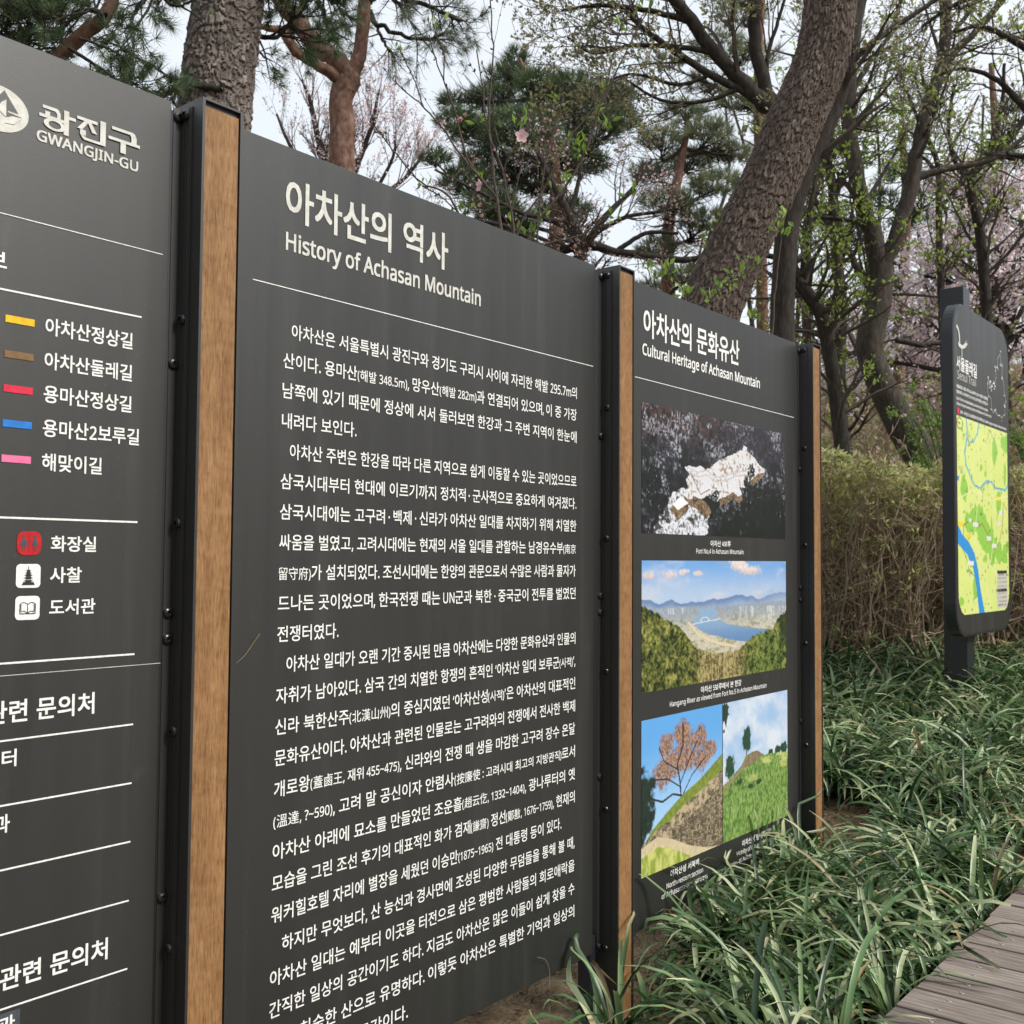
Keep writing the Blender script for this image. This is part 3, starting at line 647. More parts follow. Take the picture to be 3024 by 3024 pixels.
for k,b in enumerate(body):
    zb=1.8022-k*(1.8022-.3054)/23+.0025
    s0=1.467 if b[1] else 1.4455-.0004*k; s1=b[2] if len(b)>2 else 2.5285-.002*(k>6)
    row(p2,b[0],s0,s1,zb,.0372,bold=.010)
# --- right panel
row(p3,'아차산의 문화유산',2.897,3.566,2.060,.101,'white',bold=.021)
row(p3,'Cultural Heritage of Achasan Mountain',2.891,3.736,1.991,.051,'white',bold=.024)
rule(p3,2.846,4.044,1.912,.0021)
painted(p3,'photo_print',2.888,3.958,1.417,1.836,300,170,pic_fort,.0010,'snowy aerial photograph of a walled hilltop fort')
painted(p3,'photo_print',2.888,3.962,.909,1.329,300,170,pic_river,.0010,'photograph of a wide river, city and mountains under clouds')
painted(p3,'photo_print',2.888,3.427,.330,.8215,170,200,pic_wall,.0010,'photograph of a bare brown tree above a stone wall')
painted(p3,'photo_print',3.432,3.970,.330,.8215,170,200,pic_hill,.0010,'photograph of a green grassy hill with one small tree')
row(p3,'아차산 4보루',3.343,3.494,1.3815,.0235,bold=.018); row(p3,'Fort No,4 in Achasan Mountain',3.2406,3.596,1.3545,.0232,bold=.008)
row(p3,'아차산 5보루에서 본 한강',3.272,3.575,.8755,.0245,bold=.018); row(p3,'Hangang River as viewed from Fort No.5 in Achasan Mountain',3.063,3.784,.8480,.0235,bold=.008)
row(p3,'아차산성 서북벽',3.067,3.257,.2950,.0255,bold=.018); row(p3,'Northwestern section',3.0427,3.286,.2630,.0235,bold=.008); row(p3,'of Achasanseong Fortress',3.012,3.318,.2360,.0235,bold=.008)
row(p3,'아차산성 망대지 일대',3.578,3.830,.2900,.0255,bold=.018); row(p3,'Vicinity of the watchtower site',3.532,3.880,.2630,.0235,bold=.008); row(p3,'at Achasanseong Fortress',3.552,3.862,.2360,.0235,bold=.008)
# --- left panel
def strokes(polys, mat, parent, name, x=.0014, th=.0):
    mb=MB()
    for k,p in enumerate(polys): poly_plate(mb,p,x+k*.00003,th)
    return mb.build(name,mat if not isinstance(mat,str) else MAT[mat],parent)
def thick(pts,w,wz=None):
    """constant-width band through (s,z) points -> list of quads"""
    out=[]
    for (a,b),(c,d) in zip(pts[:-1],pts[1:]):
        L=math.hypot(c-a,d-b) or 1; nx,ny=-(d-b)/L*w/2,(c-a)/L*w/2
        out.append([(a+nx,b+ny),(c+nx,d+ny),(c-nx,d-ny),(a-nx,b-ny)])
    return out
def ring(cx,cz,ru,rz,tu,tz,n=28):
    return [[(cx+ru*cos(a0),cz+rz*sin(a0)),(cx+ru*cos(a1),cz+rz*sin(a1)),(cx+(ru-tu)*cos(a1),cz+(rz-tz)*sin(a1)),(cx+(ru-tu)*cos(a0),cz+(rz-tz)*sin(a0))] for a0,a1 in ((2*pi*k/n,2*pi*(k+1)/n) for k in range(n))]
def curve_pts(pts,n=6):
    p=np.array([pts[0]]+list(pts)+[pts[-1]],float); out=[]
    for i in range(1,len(p)-2):
        for t in np.linspace(0,1,n,endpoint=False):
            out.append(.5*((2*p[i])+(-p[i-1]+p[i+1])*t+(2*p[i-1]-5*p[i]+4*p[i+1]-p[i+2])*t*t+(-p[i-1]+3*p[i]-3*p[i+1]+p[i+2])*t**3))
    out.append(p[-2]); return np.array(out)
# emblem: ellipse with a mountain shape cut by a path
ec=(.828,2.0925); strokes([[(ec[0]+.0525*cos(a),ec[1]+.0395*sin(a)) for a in np.linspace(0,2*pi,49)[:-1]]],'cream',p1,'emblem',.0012)
emb=[[(.8372,2.1262),(.8621,2.0930),(.8440,2.0932),(.8440,2.0905),(.8705,2.0880),(.852,2.0865),(.8415,2.0810),(.8412,2.1111),(.836,2.108),(.829,2.090),(.8235,2.0600),(.7975,2.0880),(.8060,2.0930),(.8120,2.0935)]]
strokes(emb,MAT['panel'],p1,'emblem_cutout',.0018)
strokes([[(.8405,2.1110),(.8412,2.0805),(.8260,2.0905),(.832,2.104)],[(.838,2.0700),(.8700,2.0875),(.855,2.072)]],'cream',p1,'emblem_inlay',.0024)
T_=.0075
def hb(a,b,z,t=.0055): return [(a,z-t/2),(b,z-t/2),(b,z+t/2),(a,z+t/2)]
def vb(s,z0,z1,t=.0062): return [(s-t/2,z0),(s+t/2,z0),(s+t/2,z1),(s-t/2,z1)]
g=[]
# 광
g+=[hb(.9048,.932,2.1225),[(.929,2.1255),(.9345,2.1235),(.938,2.117),(.938,2.1075),(.9315,2.1075),(.9315,2.116),(.928,2.1198)],hb(.899,.945,2.1062),vb(.914,2.1078,2.1155,.009),vb(.949,2.083,2.1275,.0095),hb(.950,.9665,2.116)]
g+=ring(.9275,2.0948,.0205,.0105,.009,.004)
# 진
g+=[hb(.9685,1.008,2.1235),[(.984,2.122),(.992,2.122),(.979,2.104),(.969,2.104)],[(.988,2.1215),(.9955,2.1215),(1.0075,2.103),(.998,2.103)],vb(1.019,2.086,2.131,.011),vb(.980,2.094,2.1035,.011),[(.9745,2.096),(.9785,2.089),(.983,2.086),(1.0245,2.086),(1.0245,2.0905),(.988,2.0905)]]
# 구
g+=[hb(1.037,1.080,2.1265),[(1.076,2.1295),(1.0835,2.1275),(1.0875,2.120),(1.0875,2.1085),(1.0765,2.1085),(1.0765,2.119),(1.074,2.1238)],hb(1.030,1.0945,2.1065),vb(1.060,2.084,2.1045,.011)]
strokes(g,'cream',p1,'lettering',.0014)
def serif_text():
    V,F=text_raw('GWANGJIN-GU',.028); V=V.copy(); V[:,0]=(V[:,0]-V[:,0].min())/(V[:,0].max()-V[:,0].min())*(1.0925-.8955)+.8955; V[:,1]=V[:,1]*.0262+2.0590
    mb=MB(); add_text(mb,V,F,.0014); mb.build('lettering',MAT['cream'],p1)
serif_text()
rule(p1,.70,1.1495,1.9135,.0016)
row(p1,'보',.815,.850,1.819,.036,bold=.02)
rule(p1,.70,1.107,1.7835,.0032)
sw=dict(yellow=swatch('yellow_print',(.86,.50,.015)),brown=swatch('brown_print',(.22,.125,.055)),red=swatch('red_print',(.72,.03,.07)),blue=swatch('blue_print',(.03,.20,.62)),pink=swatch('pink_print',(.86,.18,.36)),signred=swatch('dark_red_print',(.50,.015,.02)),greybox=swatch('grey_sticker',(.07,.08,.095)),glyph=swatch('icon_ink',(.035,.035,.033)))
for (t,zc,c,e) in (('아차산정상길',1.7350,'yellow',1.0893),('아차산둘레길',1.6745,'brown',1.0896),('용마산정상길',1.6155,'red',1.0902),('용마산2보루길',1.5555,'blue',1.1072),('해맞이길',1.4955,'pink',1.0331)):
    strokes([[(.8502,zc-.0062),(.9010,zc-.0062),(.9010,zc+.0062),(.8502,zc+.0062)]],sw[c],p1,'route_swatch',.0012)
    row(p1,t,.9205,e,zc-.0135,.0335,bold=.017)
rule(p1,.70,1.108,1.3948,.0034)
def icon(zc, mat, kind):
    o=strokes([rrect(.8805,.9235,zc-.0205,zc+.0205,.0075 if kind!='toilet' else .013)],mat,p1,'pictogram',.0012)
    if kind=='toilet':
        pl=[]
        for cx,fem in ((.8925,1),(.9120,0)):
            pl+=[[(cx+.0025*cos(a),zc+.0115+.0025*sin(a)) for a in np.linspace(0,2*pi,13)[:-1]]]
            pl+=[[(cx-.0025,zc+.0082),(cx+.0025,zc+.0082),(cx+(.0075 if fem else .0055),zc-.003),(cx-(.0075 if fem else .0055),zc-.003)]]
            pl+=[vb(cx-.0018,zc-.0125,zc-.002,.0022),vb(cx+.0018,zc-.0125,zc-.002,.0022)]
        pl+=[vb(.9022,zc-.013,zc+.013,.001)]
        strokes(pl,sw['greybox'],p1,'pictogram_figure',.0016)
    if kind=='temple':
        pl=[vb(.902,zc+.009,zc+.0165,.0012)]
        for k,(w,z) in enumerate(((.005,.0085),(.0065,.0045),(.008,.0005),(.009,-.004),(.0095,-.009))):
            pl+=[[(.902-w,zc+z),(.902+w,zc+z),(.902+w*.45,zc+z+.0022),(.902-w*.45,zc+z+.0022)],[(.902-w*.55,zc+z-.0018),(.902+w*.55,zc+z-.0018),(.902+w*.55,zc+z),(.902-w*.55,zc+z)]]
        pl+=[[(.8905,zc-.0155),(.9135,zc-.0155),(.911,zc-.0105),(.893,zc-.0105)]]
        strokes(pl,sw['glyph'],p1,'pictogram_figure',.0016)
    if kind=='book':
        pl=[]
        for s in (-1,1):
            pl+=thick([(.902,zc+.0065),(.902+s*.006,zc+.0095),(.902+s*.0115,zc+.0085),(.902+s*.0115,zc-.0065),(.902+s*.006,zc-.0055),(.902,zc-.0085)],.0013)
        pl+=[vb(.902,zc-.0085,zc+.0065,.0012),hb(.8885,.9155,zc-.0098,.0016),vb(.8885,zc-.0098,zc+.0078,.0013),vb(.9155,zc-.0098,zc+.0078,.0013)]
        strokes(pl,sw['glyph'],p1,'pictogram_figure',.0016)
icon(1.3520,sw['signred'],'toilet'); icon(1.2955,'white','temple'); icon(1.2405,'white','book')
for t,zb,e in (('화장실',1.3405,1.0259),('사찰',1.2855,.9993),('도서관',1.2290,1.0271)): row(p1,t,.9408,e,zb,.0300,bold=.02)
for z,e,h in ((1.148,1.108,.0033),(1.1273,1.163,.0011),(1.0178,1.1084,.0030),(.9094,1.108,.0030),(.8018,1.1083,.0030),(.6943,1.1076,.0030),(.5704,1.1079,.0030)):
    rule(p1,.70,e,z,h,'white' if h>.002 else 'cream')
row(p1,'관련 문의처',.836,1.0300,1.0500,.0415,bold=.021); row(p1,'센터',.832,.8900,.9755,.0315,bold=.02); row(p1,'과',.8545,.8815,.8665,.0330,bold=.02)
row(p1,'관련 문의처',.872,1.0675,.6035,.0415,bold=.021)
strokes([[(.80,.500),(.9080,.500),(.9080,.5630),(.80,.5630)]],sw['greybox'],p1,'sticker',.0012); row(p1,'관',.869,.899,.5300,.032,bold=.02,x=.002)

# ------------------------------------------------------------------ trail sign
def trail_sign():
    root=empty('trail_sign',(-.06,6.7,.42)); tag(root,'tall dark rounded trail sign with a green map on a square post by the hedge','sign')
    off=-np.array(root.location)
    def fin(mb,name,mat,par,smooth=False):
        mb.v=[v+off for v in mb.v]; me=mb.mesh(name,mat,smooth); o=bpy.data.objects.new(name,me); link(o,par); return o
    mb=MB(); box(mb,-.196,-.0605,6.62,6.755,.2,2.995,bev=.003); fin(mb,'sign_post',MAT['darkframe'],root)
    y0,y1,z0,z1=6.185,7.375,.905,2.825
    mb=MB(); poly_plate(mb,rrect(y0,y1,z0,z1,.19,10),0,.06); h=fin(mb,'sign_head',MAT['darkframe'],root)
    mb=MB(); poly_plate(mb,rrect(y0+.012,y1-.012,z0+.012,z1-.012,.18,10),.0015,.0012); fin(mb,'face_sheet',MAT['panel'],h)
    def fix(o): 
        o.parent=h; o.matrix_parent_inverse=mathutils.Matrix.Translation(mathutils.Vector(off)); return o
    my0,my1,mz0,mz1=6.235,7.315,1.03,2.165
    def mask(u,v):
        uu=np.minimum(u,1-u)*(my1-my0); vv=(1-v)*(mz1-mz0); r=.13
        return ~((uu<r)&(vv<r)&(np.hypot(r-uu,r-vv)>r))
    fix(painted(None,'map_print',my0,my1,mz0,mz1,120,180,pic_map,.0030,mask=mask))
    W_='white'
    crane=thick(curve_pts([(6.252,2.680),(6.285,2.665),(6.305,2.63),(6.308,2.590)]),.020)+[[(6.278,2.590),(6.31,2.588),(6.36,2.582),(6.40,2.598),(6.452,2.630),(6.43,2.606),(6.470,2.612),(6.42,2.578),(6.36,2.562),(6.31,2.562),(6.284,2.572)]]+thick([(6.350,2.565),(6.350,2.513)],.012)
    fix(strokes(crane,'cream',None,'emblem',.0032))
    fix(row(None,'서울둘레길',6.245,6.648,2.437,.088,'white',bold=.026,x=.0032)); fix(row(None,'Seoul Trail',6.258,6.628,2.377,.068,'cream',bold=-.004,x=.0032))
    for z,t,e in ((2.325,'서울둘레길은 서울의 외곽 156.5km를 따라 걸으며 서울의 자연생태를',6.877),(2.293,'문화를 배우고 느끼며 즐기는 도심 속 걷는 길이며 체험하는 산책로입니다',6.876),(2.256,'Seoul Trail is an ecological walking course that circles the outskirts',6.878),(2.226,'of Seoul through mountains, streams and villages over 156.5km in total',6.949)):
        fix(row(None,t,6.237,e,z,.0225,bold=.02,x=.0032))
    fix(row(None,'용마 · 아차산 코스(화랑대역~광나루역) 총 12.3km Yongma · Achasan Mountain Course',6.307,7.295,2.182,.0225,bold=.024,x=.0032))
    fix(strokes([[(6.271+.021*cos(q),2.193+.021*sin(q)) for q in np.linspace(0,2*pi,17)[:-1]]],sw['red'],None,'route_mark',.0032))
    # outline map of the city
    pts=[(7.03,2.36),(7.05,2.41),(7.06,2.36),(7.11,2.42),(7.12,2.38),(7.16,2.45),(7.15,2.52),(7.19,2.53),(7.20,2.60),(7.25,2.64),(7.26,2.58),(7.30,2.57),(7.28,2.48),(7.31,2.44),(7.33,2.36),(7.36,2.32),(7.33,2.26),(7.34,2.21),(7.29,2.19),(7.27,2.14+.03),(7.22,2.185),(7.18,2.175),(7.12,2.21),(7.09,2.18),(7.06,2.22),(7.05,2.28),(6.99,2.30),(6.98,2.36),(7.0,2.42),(7.03,2.36)]
    pts=[(6.87+(a-6.98)*1.13,2.25+(b-2.17)*.87) for a,b in pts]
    fix(strokes(thick(pts,.0035),'cream',None,'city_outline',.0032))
    rng=random.Random(8); dots=[]
    for k in range(46):
        a=pts[rng.randrange(len(pts))]; s=a[0]+rng.uniform(-.02,.02); z=a[1]+rng.uniform(-.02,.02); q=rng.uniform(.004,.009); dots.append([(s-q,z-q*.6),(s+q,z-q*.6),(s+q,z+q*.6),(s-q,z+q*.6)])
    fix(strokes(dots,'white',None,'city_labels',.0034))
trail_sign()
bpy.data.scenes.remove(TS)

# ------------------------------------------------------------------ vegetation helpers
def unit(v): return v/np.maximum(np.linalg.norm(v,axis=-1,keepdims=True),1e-9)
def tubes(mb, paths, radii, sides=4, C=None):
    """paths (B,n,3), radii (B,n)"""
    B,n,_=paths.shape
    T=np.gradient(paths,axis=1); T=unit(T)
    m=unit(paths[:,-1]-paths[:,0]); ref=np.where(np.abs(m[:,2:3])<.75,np.array([[0,0,1.]]),np.array([[1.,0,0]]))
    u=unit(np.cross(T,ref[:,None,:])); w=np.cross(T,u)
    a=np.arange(sides)*2*pi/sides
    V=paths[:,:,None,:]+radii[:,:,None,None]*(np.cos(a)[None,None,:,None]*u[:,:,None,:]+np.sin(a)[None,None,:,None]*w[:,:,None,:])
    i=np.arange(B*n*sides).reshape(B,n,sides); j=np.roll(i,-1,axis=2)
    F=np.stack([i[:,:-1],j[:,:-1],j[:,1:],i[:,1:]],-1).reshape(-1,4)
    mb.add(V.reshape(-1,3),F,C)
def spline(pts, n):
    p=np.array(pts,float); p=np.vstack([2*p[0]-p[1],p,2*p[-1]-p[-2]]); m=len(p)-3
    t=np.linspace(0,m-1e-6,n); i=t.astype(int); f=(t-i)[:,None]
    a,b,c,d=p[i],p[i+1],p[i+2],p[i+3]
    return .5*(2*b+(c-a)*f+(2*a-5*b+4*c-d)*f*f+(-a+3*b-3*c+d)*f**3)
class Limbs:
    """explicit limbs given in survey-picture coordinates at a depth, as (x, y, half width in px, depth)"""
    def __init__(s, n=26): s.n=n; s.p=[]; s.r=[]
    def add(s, pts, d, rng=None, wob=.0):
        X=np.array([P(a,b,(q[0] if q else d)) for a,b,h,*q in pts]); R=np.array([h*(q[0] if q else d)*1.56522/F_PX for a,b,h,*q in pts])
        p=spline(X,s.n); r=spline(np.c_[R,R,R],s.n)[:,0]
        if rng is not None and wob: p[1:-1]+=rng.normal(0,wob,(s.n-2,3))*r[1:-1,None]
        s.p.append(p); s.r.append(np.maximum(r,.002)); return s
    def world(s, X, R):
        p=spline(X,s.n); r=np.interp(np.linspace(0,1,s.n),np.linspace(0,1,len(R)),R); s.p.append(p); s.r.append(r); return s
    def arr(s): return np.array(s.p),np.array(s.r)
def sprout(rng, paths, radii, K, t0, t1, L, ang, n=7, rr=.55, up=.15, wob=.25, shrink=.5, wts=None, rmin=.0015, flat=0):
    """K children on the given parents"""
    B,m,_=paths.shape
    ln=np.linalg.norm(np.diff(paths,axis=1),axis=2).sum(1)
    pr=ln*(1 if wts is None else np.array(wts)); pr=pr/pr.sum()
    b=rng.choice(B,K,p=pr); t=rng.uniform(t0,t1,K); f=t*(m-1); i=np.minimum(f.astype(int),m-2); g=(f-i)[:,None]
    p0=paths[b,i]*(1-g)+paths[b,i+1]*g; T=unit(paths[b,i+1]-paths[b,i]); r0=(radii[b,i]*(1-g[:,0])+radii[b,i+1]*g[:,0])*rr
    q=rng.normal(size=(K,3)); q=unit(q-T*(q*T).sum(1,keepdims=True))
    if flat: q[:,2]*=(1-flat); q=unit(q)
    A=radians(ang)*rng.uniform(.7,1.3,K)[:,None]
    d=unit(T*np.cos(A)+q*np.sin(A)+np.array([0,0,up]))
    l=L*rng.uniform(.55,1.2,K)*(1-shrink*t); st=l/(n-1)
    out=np.zeros((K,n,3)); out[:,0]=p0
    for k in range(1,n):
        d=unit(d+rng.normal(0,wob,(K,3))*.6+np.array([0,0,up*.25]))
        out[:,k]=out[:,k-1]+d*st[:,None]
    rad=np.maximum(r0[:,None]*np.linspace(1,.25,n)[None,:],rmin)
    return out,rad
def along(rng, paths, K, t0=.2, t1=1.):
    B,m,_=paths.shape; b=rng.integers(0,B,K); f=rng.uniform(t0,t1,K)*(m-1); i=np.minimum(f.astype(int),m-2); g=(f-i)[:,None]
    return paths[b,i]*(1-g)+paths[b,i+1]*g, unit(paths[b,i+1]-paths[b,i])
def leaves(mb, rng, p, d, size, cols, aspect=.45, spread=.9, jit=.25, up=0.):
    """pointed four-cornered leaves, folded on the midrib"""
    K=len(p); L=size*rng.uniform(.6,1.25,K)[:,None]
    a=unit(d+rng.normal(0,spread,(K,3))+np.array([0,0,up])); q=unit(np.cross(a,rng.normal(size=(K,3))+np.array([0,0,up*2])))
    n_=np.cross(a,q)
    v0=p; v1=p+a*L*.5+q*L*aspect*.5+n_*L*.08; v2=p+a*L; v3=p+a*L*.5-q*L*aspect*.5+n_*L*.08
    V=np.stack([v0,v1,v2,v3],1).reshape(-1,3); i=np.arange(K)*4
    c=np.array(cols)[rng.integers(0,len(cols),K)]*rng.uniform(1-jit,1+jit,(K,1)); C=np.repeat(c,4,axis=0)
    mb.add(V,np.stack([i,i+1,i+2,i+3],1),C)
def tufts(mb, rng, p, d, K, length, width, cols, cone=.75, jit=.3):
    """K needles fanning out from each point"""
    n=len(p); P_=np.repeat(p,K,0); D=np.repeat(d,K,0)
    a=unit(D+rng.normal(0,cone,(n*K,3))); L=length*rng.uniform(.6,1.15,(n*K,1)); q=unit(np.cross(a,rng.normal(size=(n*K,3))))*width*.5
    base=P_+a*L*rng.uniform(0,.25,(n*K,1)); V=np.stack([base-q,base+q,P_+a*L],1).reshape(-1,3)
    i=np.arange(n*K)*3; tc=np.array(cols)[rng.integers(0,len(cols),n)]*rng.uniform(1-jit,1+jit,(n,1))
    mb.add(V,np.stack([i,i+1,i+2],1),np.repeat(tc,3*K,0))
def tree(name, label, cat, group=None): 
    o=empty(name); tag(o,label,cat,group); return o
NEEDLE=[(.085,.130,.065),(.115,.165,.078),(.16,.21,.10),(.070,.108,.062)]
NEEDLE_Y=[(.17,.205,.11),(.21,.235,.125),(.14,.18,.11),(.25,.25,.15)]
BUD=[(.30,.30,.15),(.38,.37,.20),(.24,.26,.11),(.34,.29,.18)]
GREEN=[(.26,.37,.06),(.34,.45,.09),(.20,.30,.05),(.42,.50,.13)]
PINK=[(.84,.68,.72),(.90,.80,.82),(.78,.60,.66),(.92,.87,.88)]
DUSK=[(.44,.30,.28),(.52,.38,.34),(.36,.24,.21),(.62,.47,.45)]

def barked_trunk(name, axis, rads, cw, ch, depth, root, mat, seed, zlo, zhi, nth=150, nh=330, groove=(.35,.30,.27)):
    """trunk whose scaly bark plates are displaced geometry between heights zlo and zhi"""
    ax=spline(axis,400); rd=np.interp(np.linspace(0,1,400),np.linspace(0,1,len(rads)),rads)
    s=np.r_[0,np.cumsum(np.linalg.norm(np.diff(ax,axis=0),axis=1))]
    slo=np.interp(zlo,ax[:,2],s); shi=np.interp(zhi,ax[:,2],s)
    h=np.unique(np.r_[np.linspace(0,slo,12),np.linspace(slo,shi,nh),np.linspace(shi,s[-1],10)])
    A=np.stack([np.interp(h,s,ax[:,k]) for k in range(3)],1); r=np.interp(h,s,rd); T=unit(np.gradient(A,axis=0))
    u=unit(np.cross(T,np.array([[.3,1,0.]]))); w=np.cross(T,u)
    th=np.arange(nth)*2*pi/nth; per=int(round(2*pi*np.mean(rads)/cw)); 
    TH,H=np.meshgrid(th/(2*pi)*per,h/ch); 
    wx=TH+.9*(vnoise(np.mod(TH,per)*1.1,H*.9,seed)-.5); wy=H+1.3*(vnoise(TH*1.3,H*.8,seed+3)-.5)
    F1,F2,ID,DY=worley(wx,wy,seed,per,True); g=F2-F1
    F1b,F2b,IDb=worley(wx*2,wy*1.7,seed+50,per*2)
    edge=sm(.0,.30,g); D=depth*(edge*(.35+1.1*ID)+.3*sm(.02,.2,F2b-F1b)+.55*IDb-.25*F1-.85*DY*sm(.0,.12,g)+.9*(fbm(wx*2.3,wy*1.2,seed+8)-.5)) 
    D+=.012*(fbm(TH*.5,H*.35,seed+7)-.5)
    Rr=r[:,None]+D
    V=A[:,None,:]+Rr[...,None]*(np.cos(th)[None,:,None]*u[:,None,:]+np.sin(th)[None,:,None]*w[:,None,:])
    tone=(.65+.6*ID**1.5)*(.8+.4*IDb)*(.8+.5*fbm(TH*.3,H*.12,seed+31))*(1-.35*np.clip(DY,-.6,.6)); Cc=np.array(groove)[None,None,:]*(1-edge[...,None])+edge[...,None]*tone[...,None]*np.array([1,1,1.]); 
    i=np.arange(len(h)*nth).reshape(len(h),nth); j=np.roll(i,-1,axis=1)
    mb=MB(); mb.add(V.reshape(-1,3),np.stack([i[:-1],j[:-1],j[1:],i[1:]],-1).reshape(-1,4),Cc.reshape(-1,3))
    return mb.build(name,mat,root)

# ------------------------------------------------------------------ big pine trunk behind the first post
def big_pine():
    rng=np.random.default_rng(21); root=tree('pine_tree','thick straight pine trunk with grey scaly bark behind the leftmost wood-faced post','tree')
    d=6.0; g=P(300,1062,d); g=np.array([g[0],g[1],gz(g[0],g[1])-.1])
    axis=[g,P(372,700,d),P(406,205,d),P(432,0,d),P(450,-170,d),P(470,-600,d)]
    barked_trunk('trunk',axis,[.225,.21,.192,.181,.175,.14],.030,.048,.0085,root,MAT['pinebark'],31,1.9,4.9,groove=(.5,.45,.42))
    L=Limbs(20)
    L.add([(420,165,7),(345,163,6),(290,190,4.5),(225,203,3)],5.8,rng,.3).add([(430,20,8),(470,60,6),(520,70,4),(560,30,3)],6.2,rng,.3).add([(440,-120,9),(330,-60,7),(270,0,5),(245,40,3)],5.6,rng,.3).add([(440,-100,9),(520,-60,7),(600,-20,5)],6.1,rng,.3)
    p,r=L.arr()
    for k in range(len(p)): mb=MB(); tubes(mb,p[k:k+1],r[k:k+1],7); mb.build('limb',MAT['darkbark'],root,True)
    a,ar=sprout(rng,p,r,46,.35,1.,.55,50,n=8,up=.0); b,br=sprout(rng,a,ar,260,.3,1.,.2,45,n=5,up=.08,rmin=.0022)
    mb=MB(); tubes(mb,a,ar,4); tubes(mb,b,br,3); mb.build('twigs',MAT['darkbark'],root)
    mb=MB(); q,dd=along(rng,b,900,.5,1.); tufts(mb,rng,q,dd,16,.085,.0038,NEEDLE,cone=.6); mb.build('needles',MAT['needle'],root)
big_pine()

# ------------------------------------------------------------------ pine branches over the leftmost panel
def left_pine():
    rng=np.random.default_rng(5); root=tree('pine_tree','dark pine with a reddish curved branch over the top left of the board','tree')
    L=Limbs(24); 
    g=P(-330,1062,5.6); base=np.array([g[0],g[1],gz(g[0],g[1])-.1])
    L.world([base,P(-300,500,5.6),P(-240,120,5.4),P(-330,-300,5.4)],[.13,.12,.10,.07])
    p,r=L.arr(); mb=MB(); tubes(mb,p,r,14); mb.build('trunk',MAT['redbark'],root,True)
    L=Limbs(24)
    L.add([(-240,170,15),(-90,190,15),(60,130,13),(105,108,13),(150,72,13.5),(182,45,13),(207,15,12),(222,-30,11),(250,-120,8)],5.0,rng,.12)
    mb=MB(); p1_,r1_=L.arr(); tubes(mb,p1_,r1_,12); mb.build('limb',MAT['redbark'],root,True)
    L2=Limbs(24)
    L2.add([(-230,60,9),(-60,40,8),(10,70,6),(45,95,6),(62,135,5)],5.1,rng,.3).add([(45,95,5),(56,50,4),(50,0,4),(60,-60,3)],5.1,rng,.3).add([(200,30,6),(160,20,4),(100,60,3.5),(70,20,3)],4.9,rng,.3).add([(20,75,4),(-10,20,4),(20,-50,3)],5.1,rng,.3).add([(105,108,4),(120,60,3),(110,10,3),(130,-40,2)],5.0,rng,.3).add([(130,90,4),(190,130,3),(250,170,2.5),(310,210,2)],4.9,rng,.3).add([(222,-20,6),(280,-20,4),(330,10,3),(370,0,2)],4.9,rng,.3).add([(150,72,3),(200,90,2.5),(235,110,2),(255,150,1.5)],4.8,rng,.3)
    p,r=L2.arr(); mb=MB(); tubes(mb,p,r,6)
    a,ar=sprout(rng,p,r,130,.1,1.,.32,50,n=8,up=.05); b,br=sprout(rng,a,ar,640,.25,1.,.13,45,n=5,up=.12,rmin=.0018)
    tubes(mb,a,ar,4); tubes(mb,b,br,3); mb.build('twigs',MAT['darkbark'],root)
    mb=MB(); q,dd=along(rng,b,1900,.5,1.); tufts(mb,rng,q,dd,18,.075,.0030,NEEDLE,cone=.55); mb.build('needles',MAT['needle'],root)
left_pine()

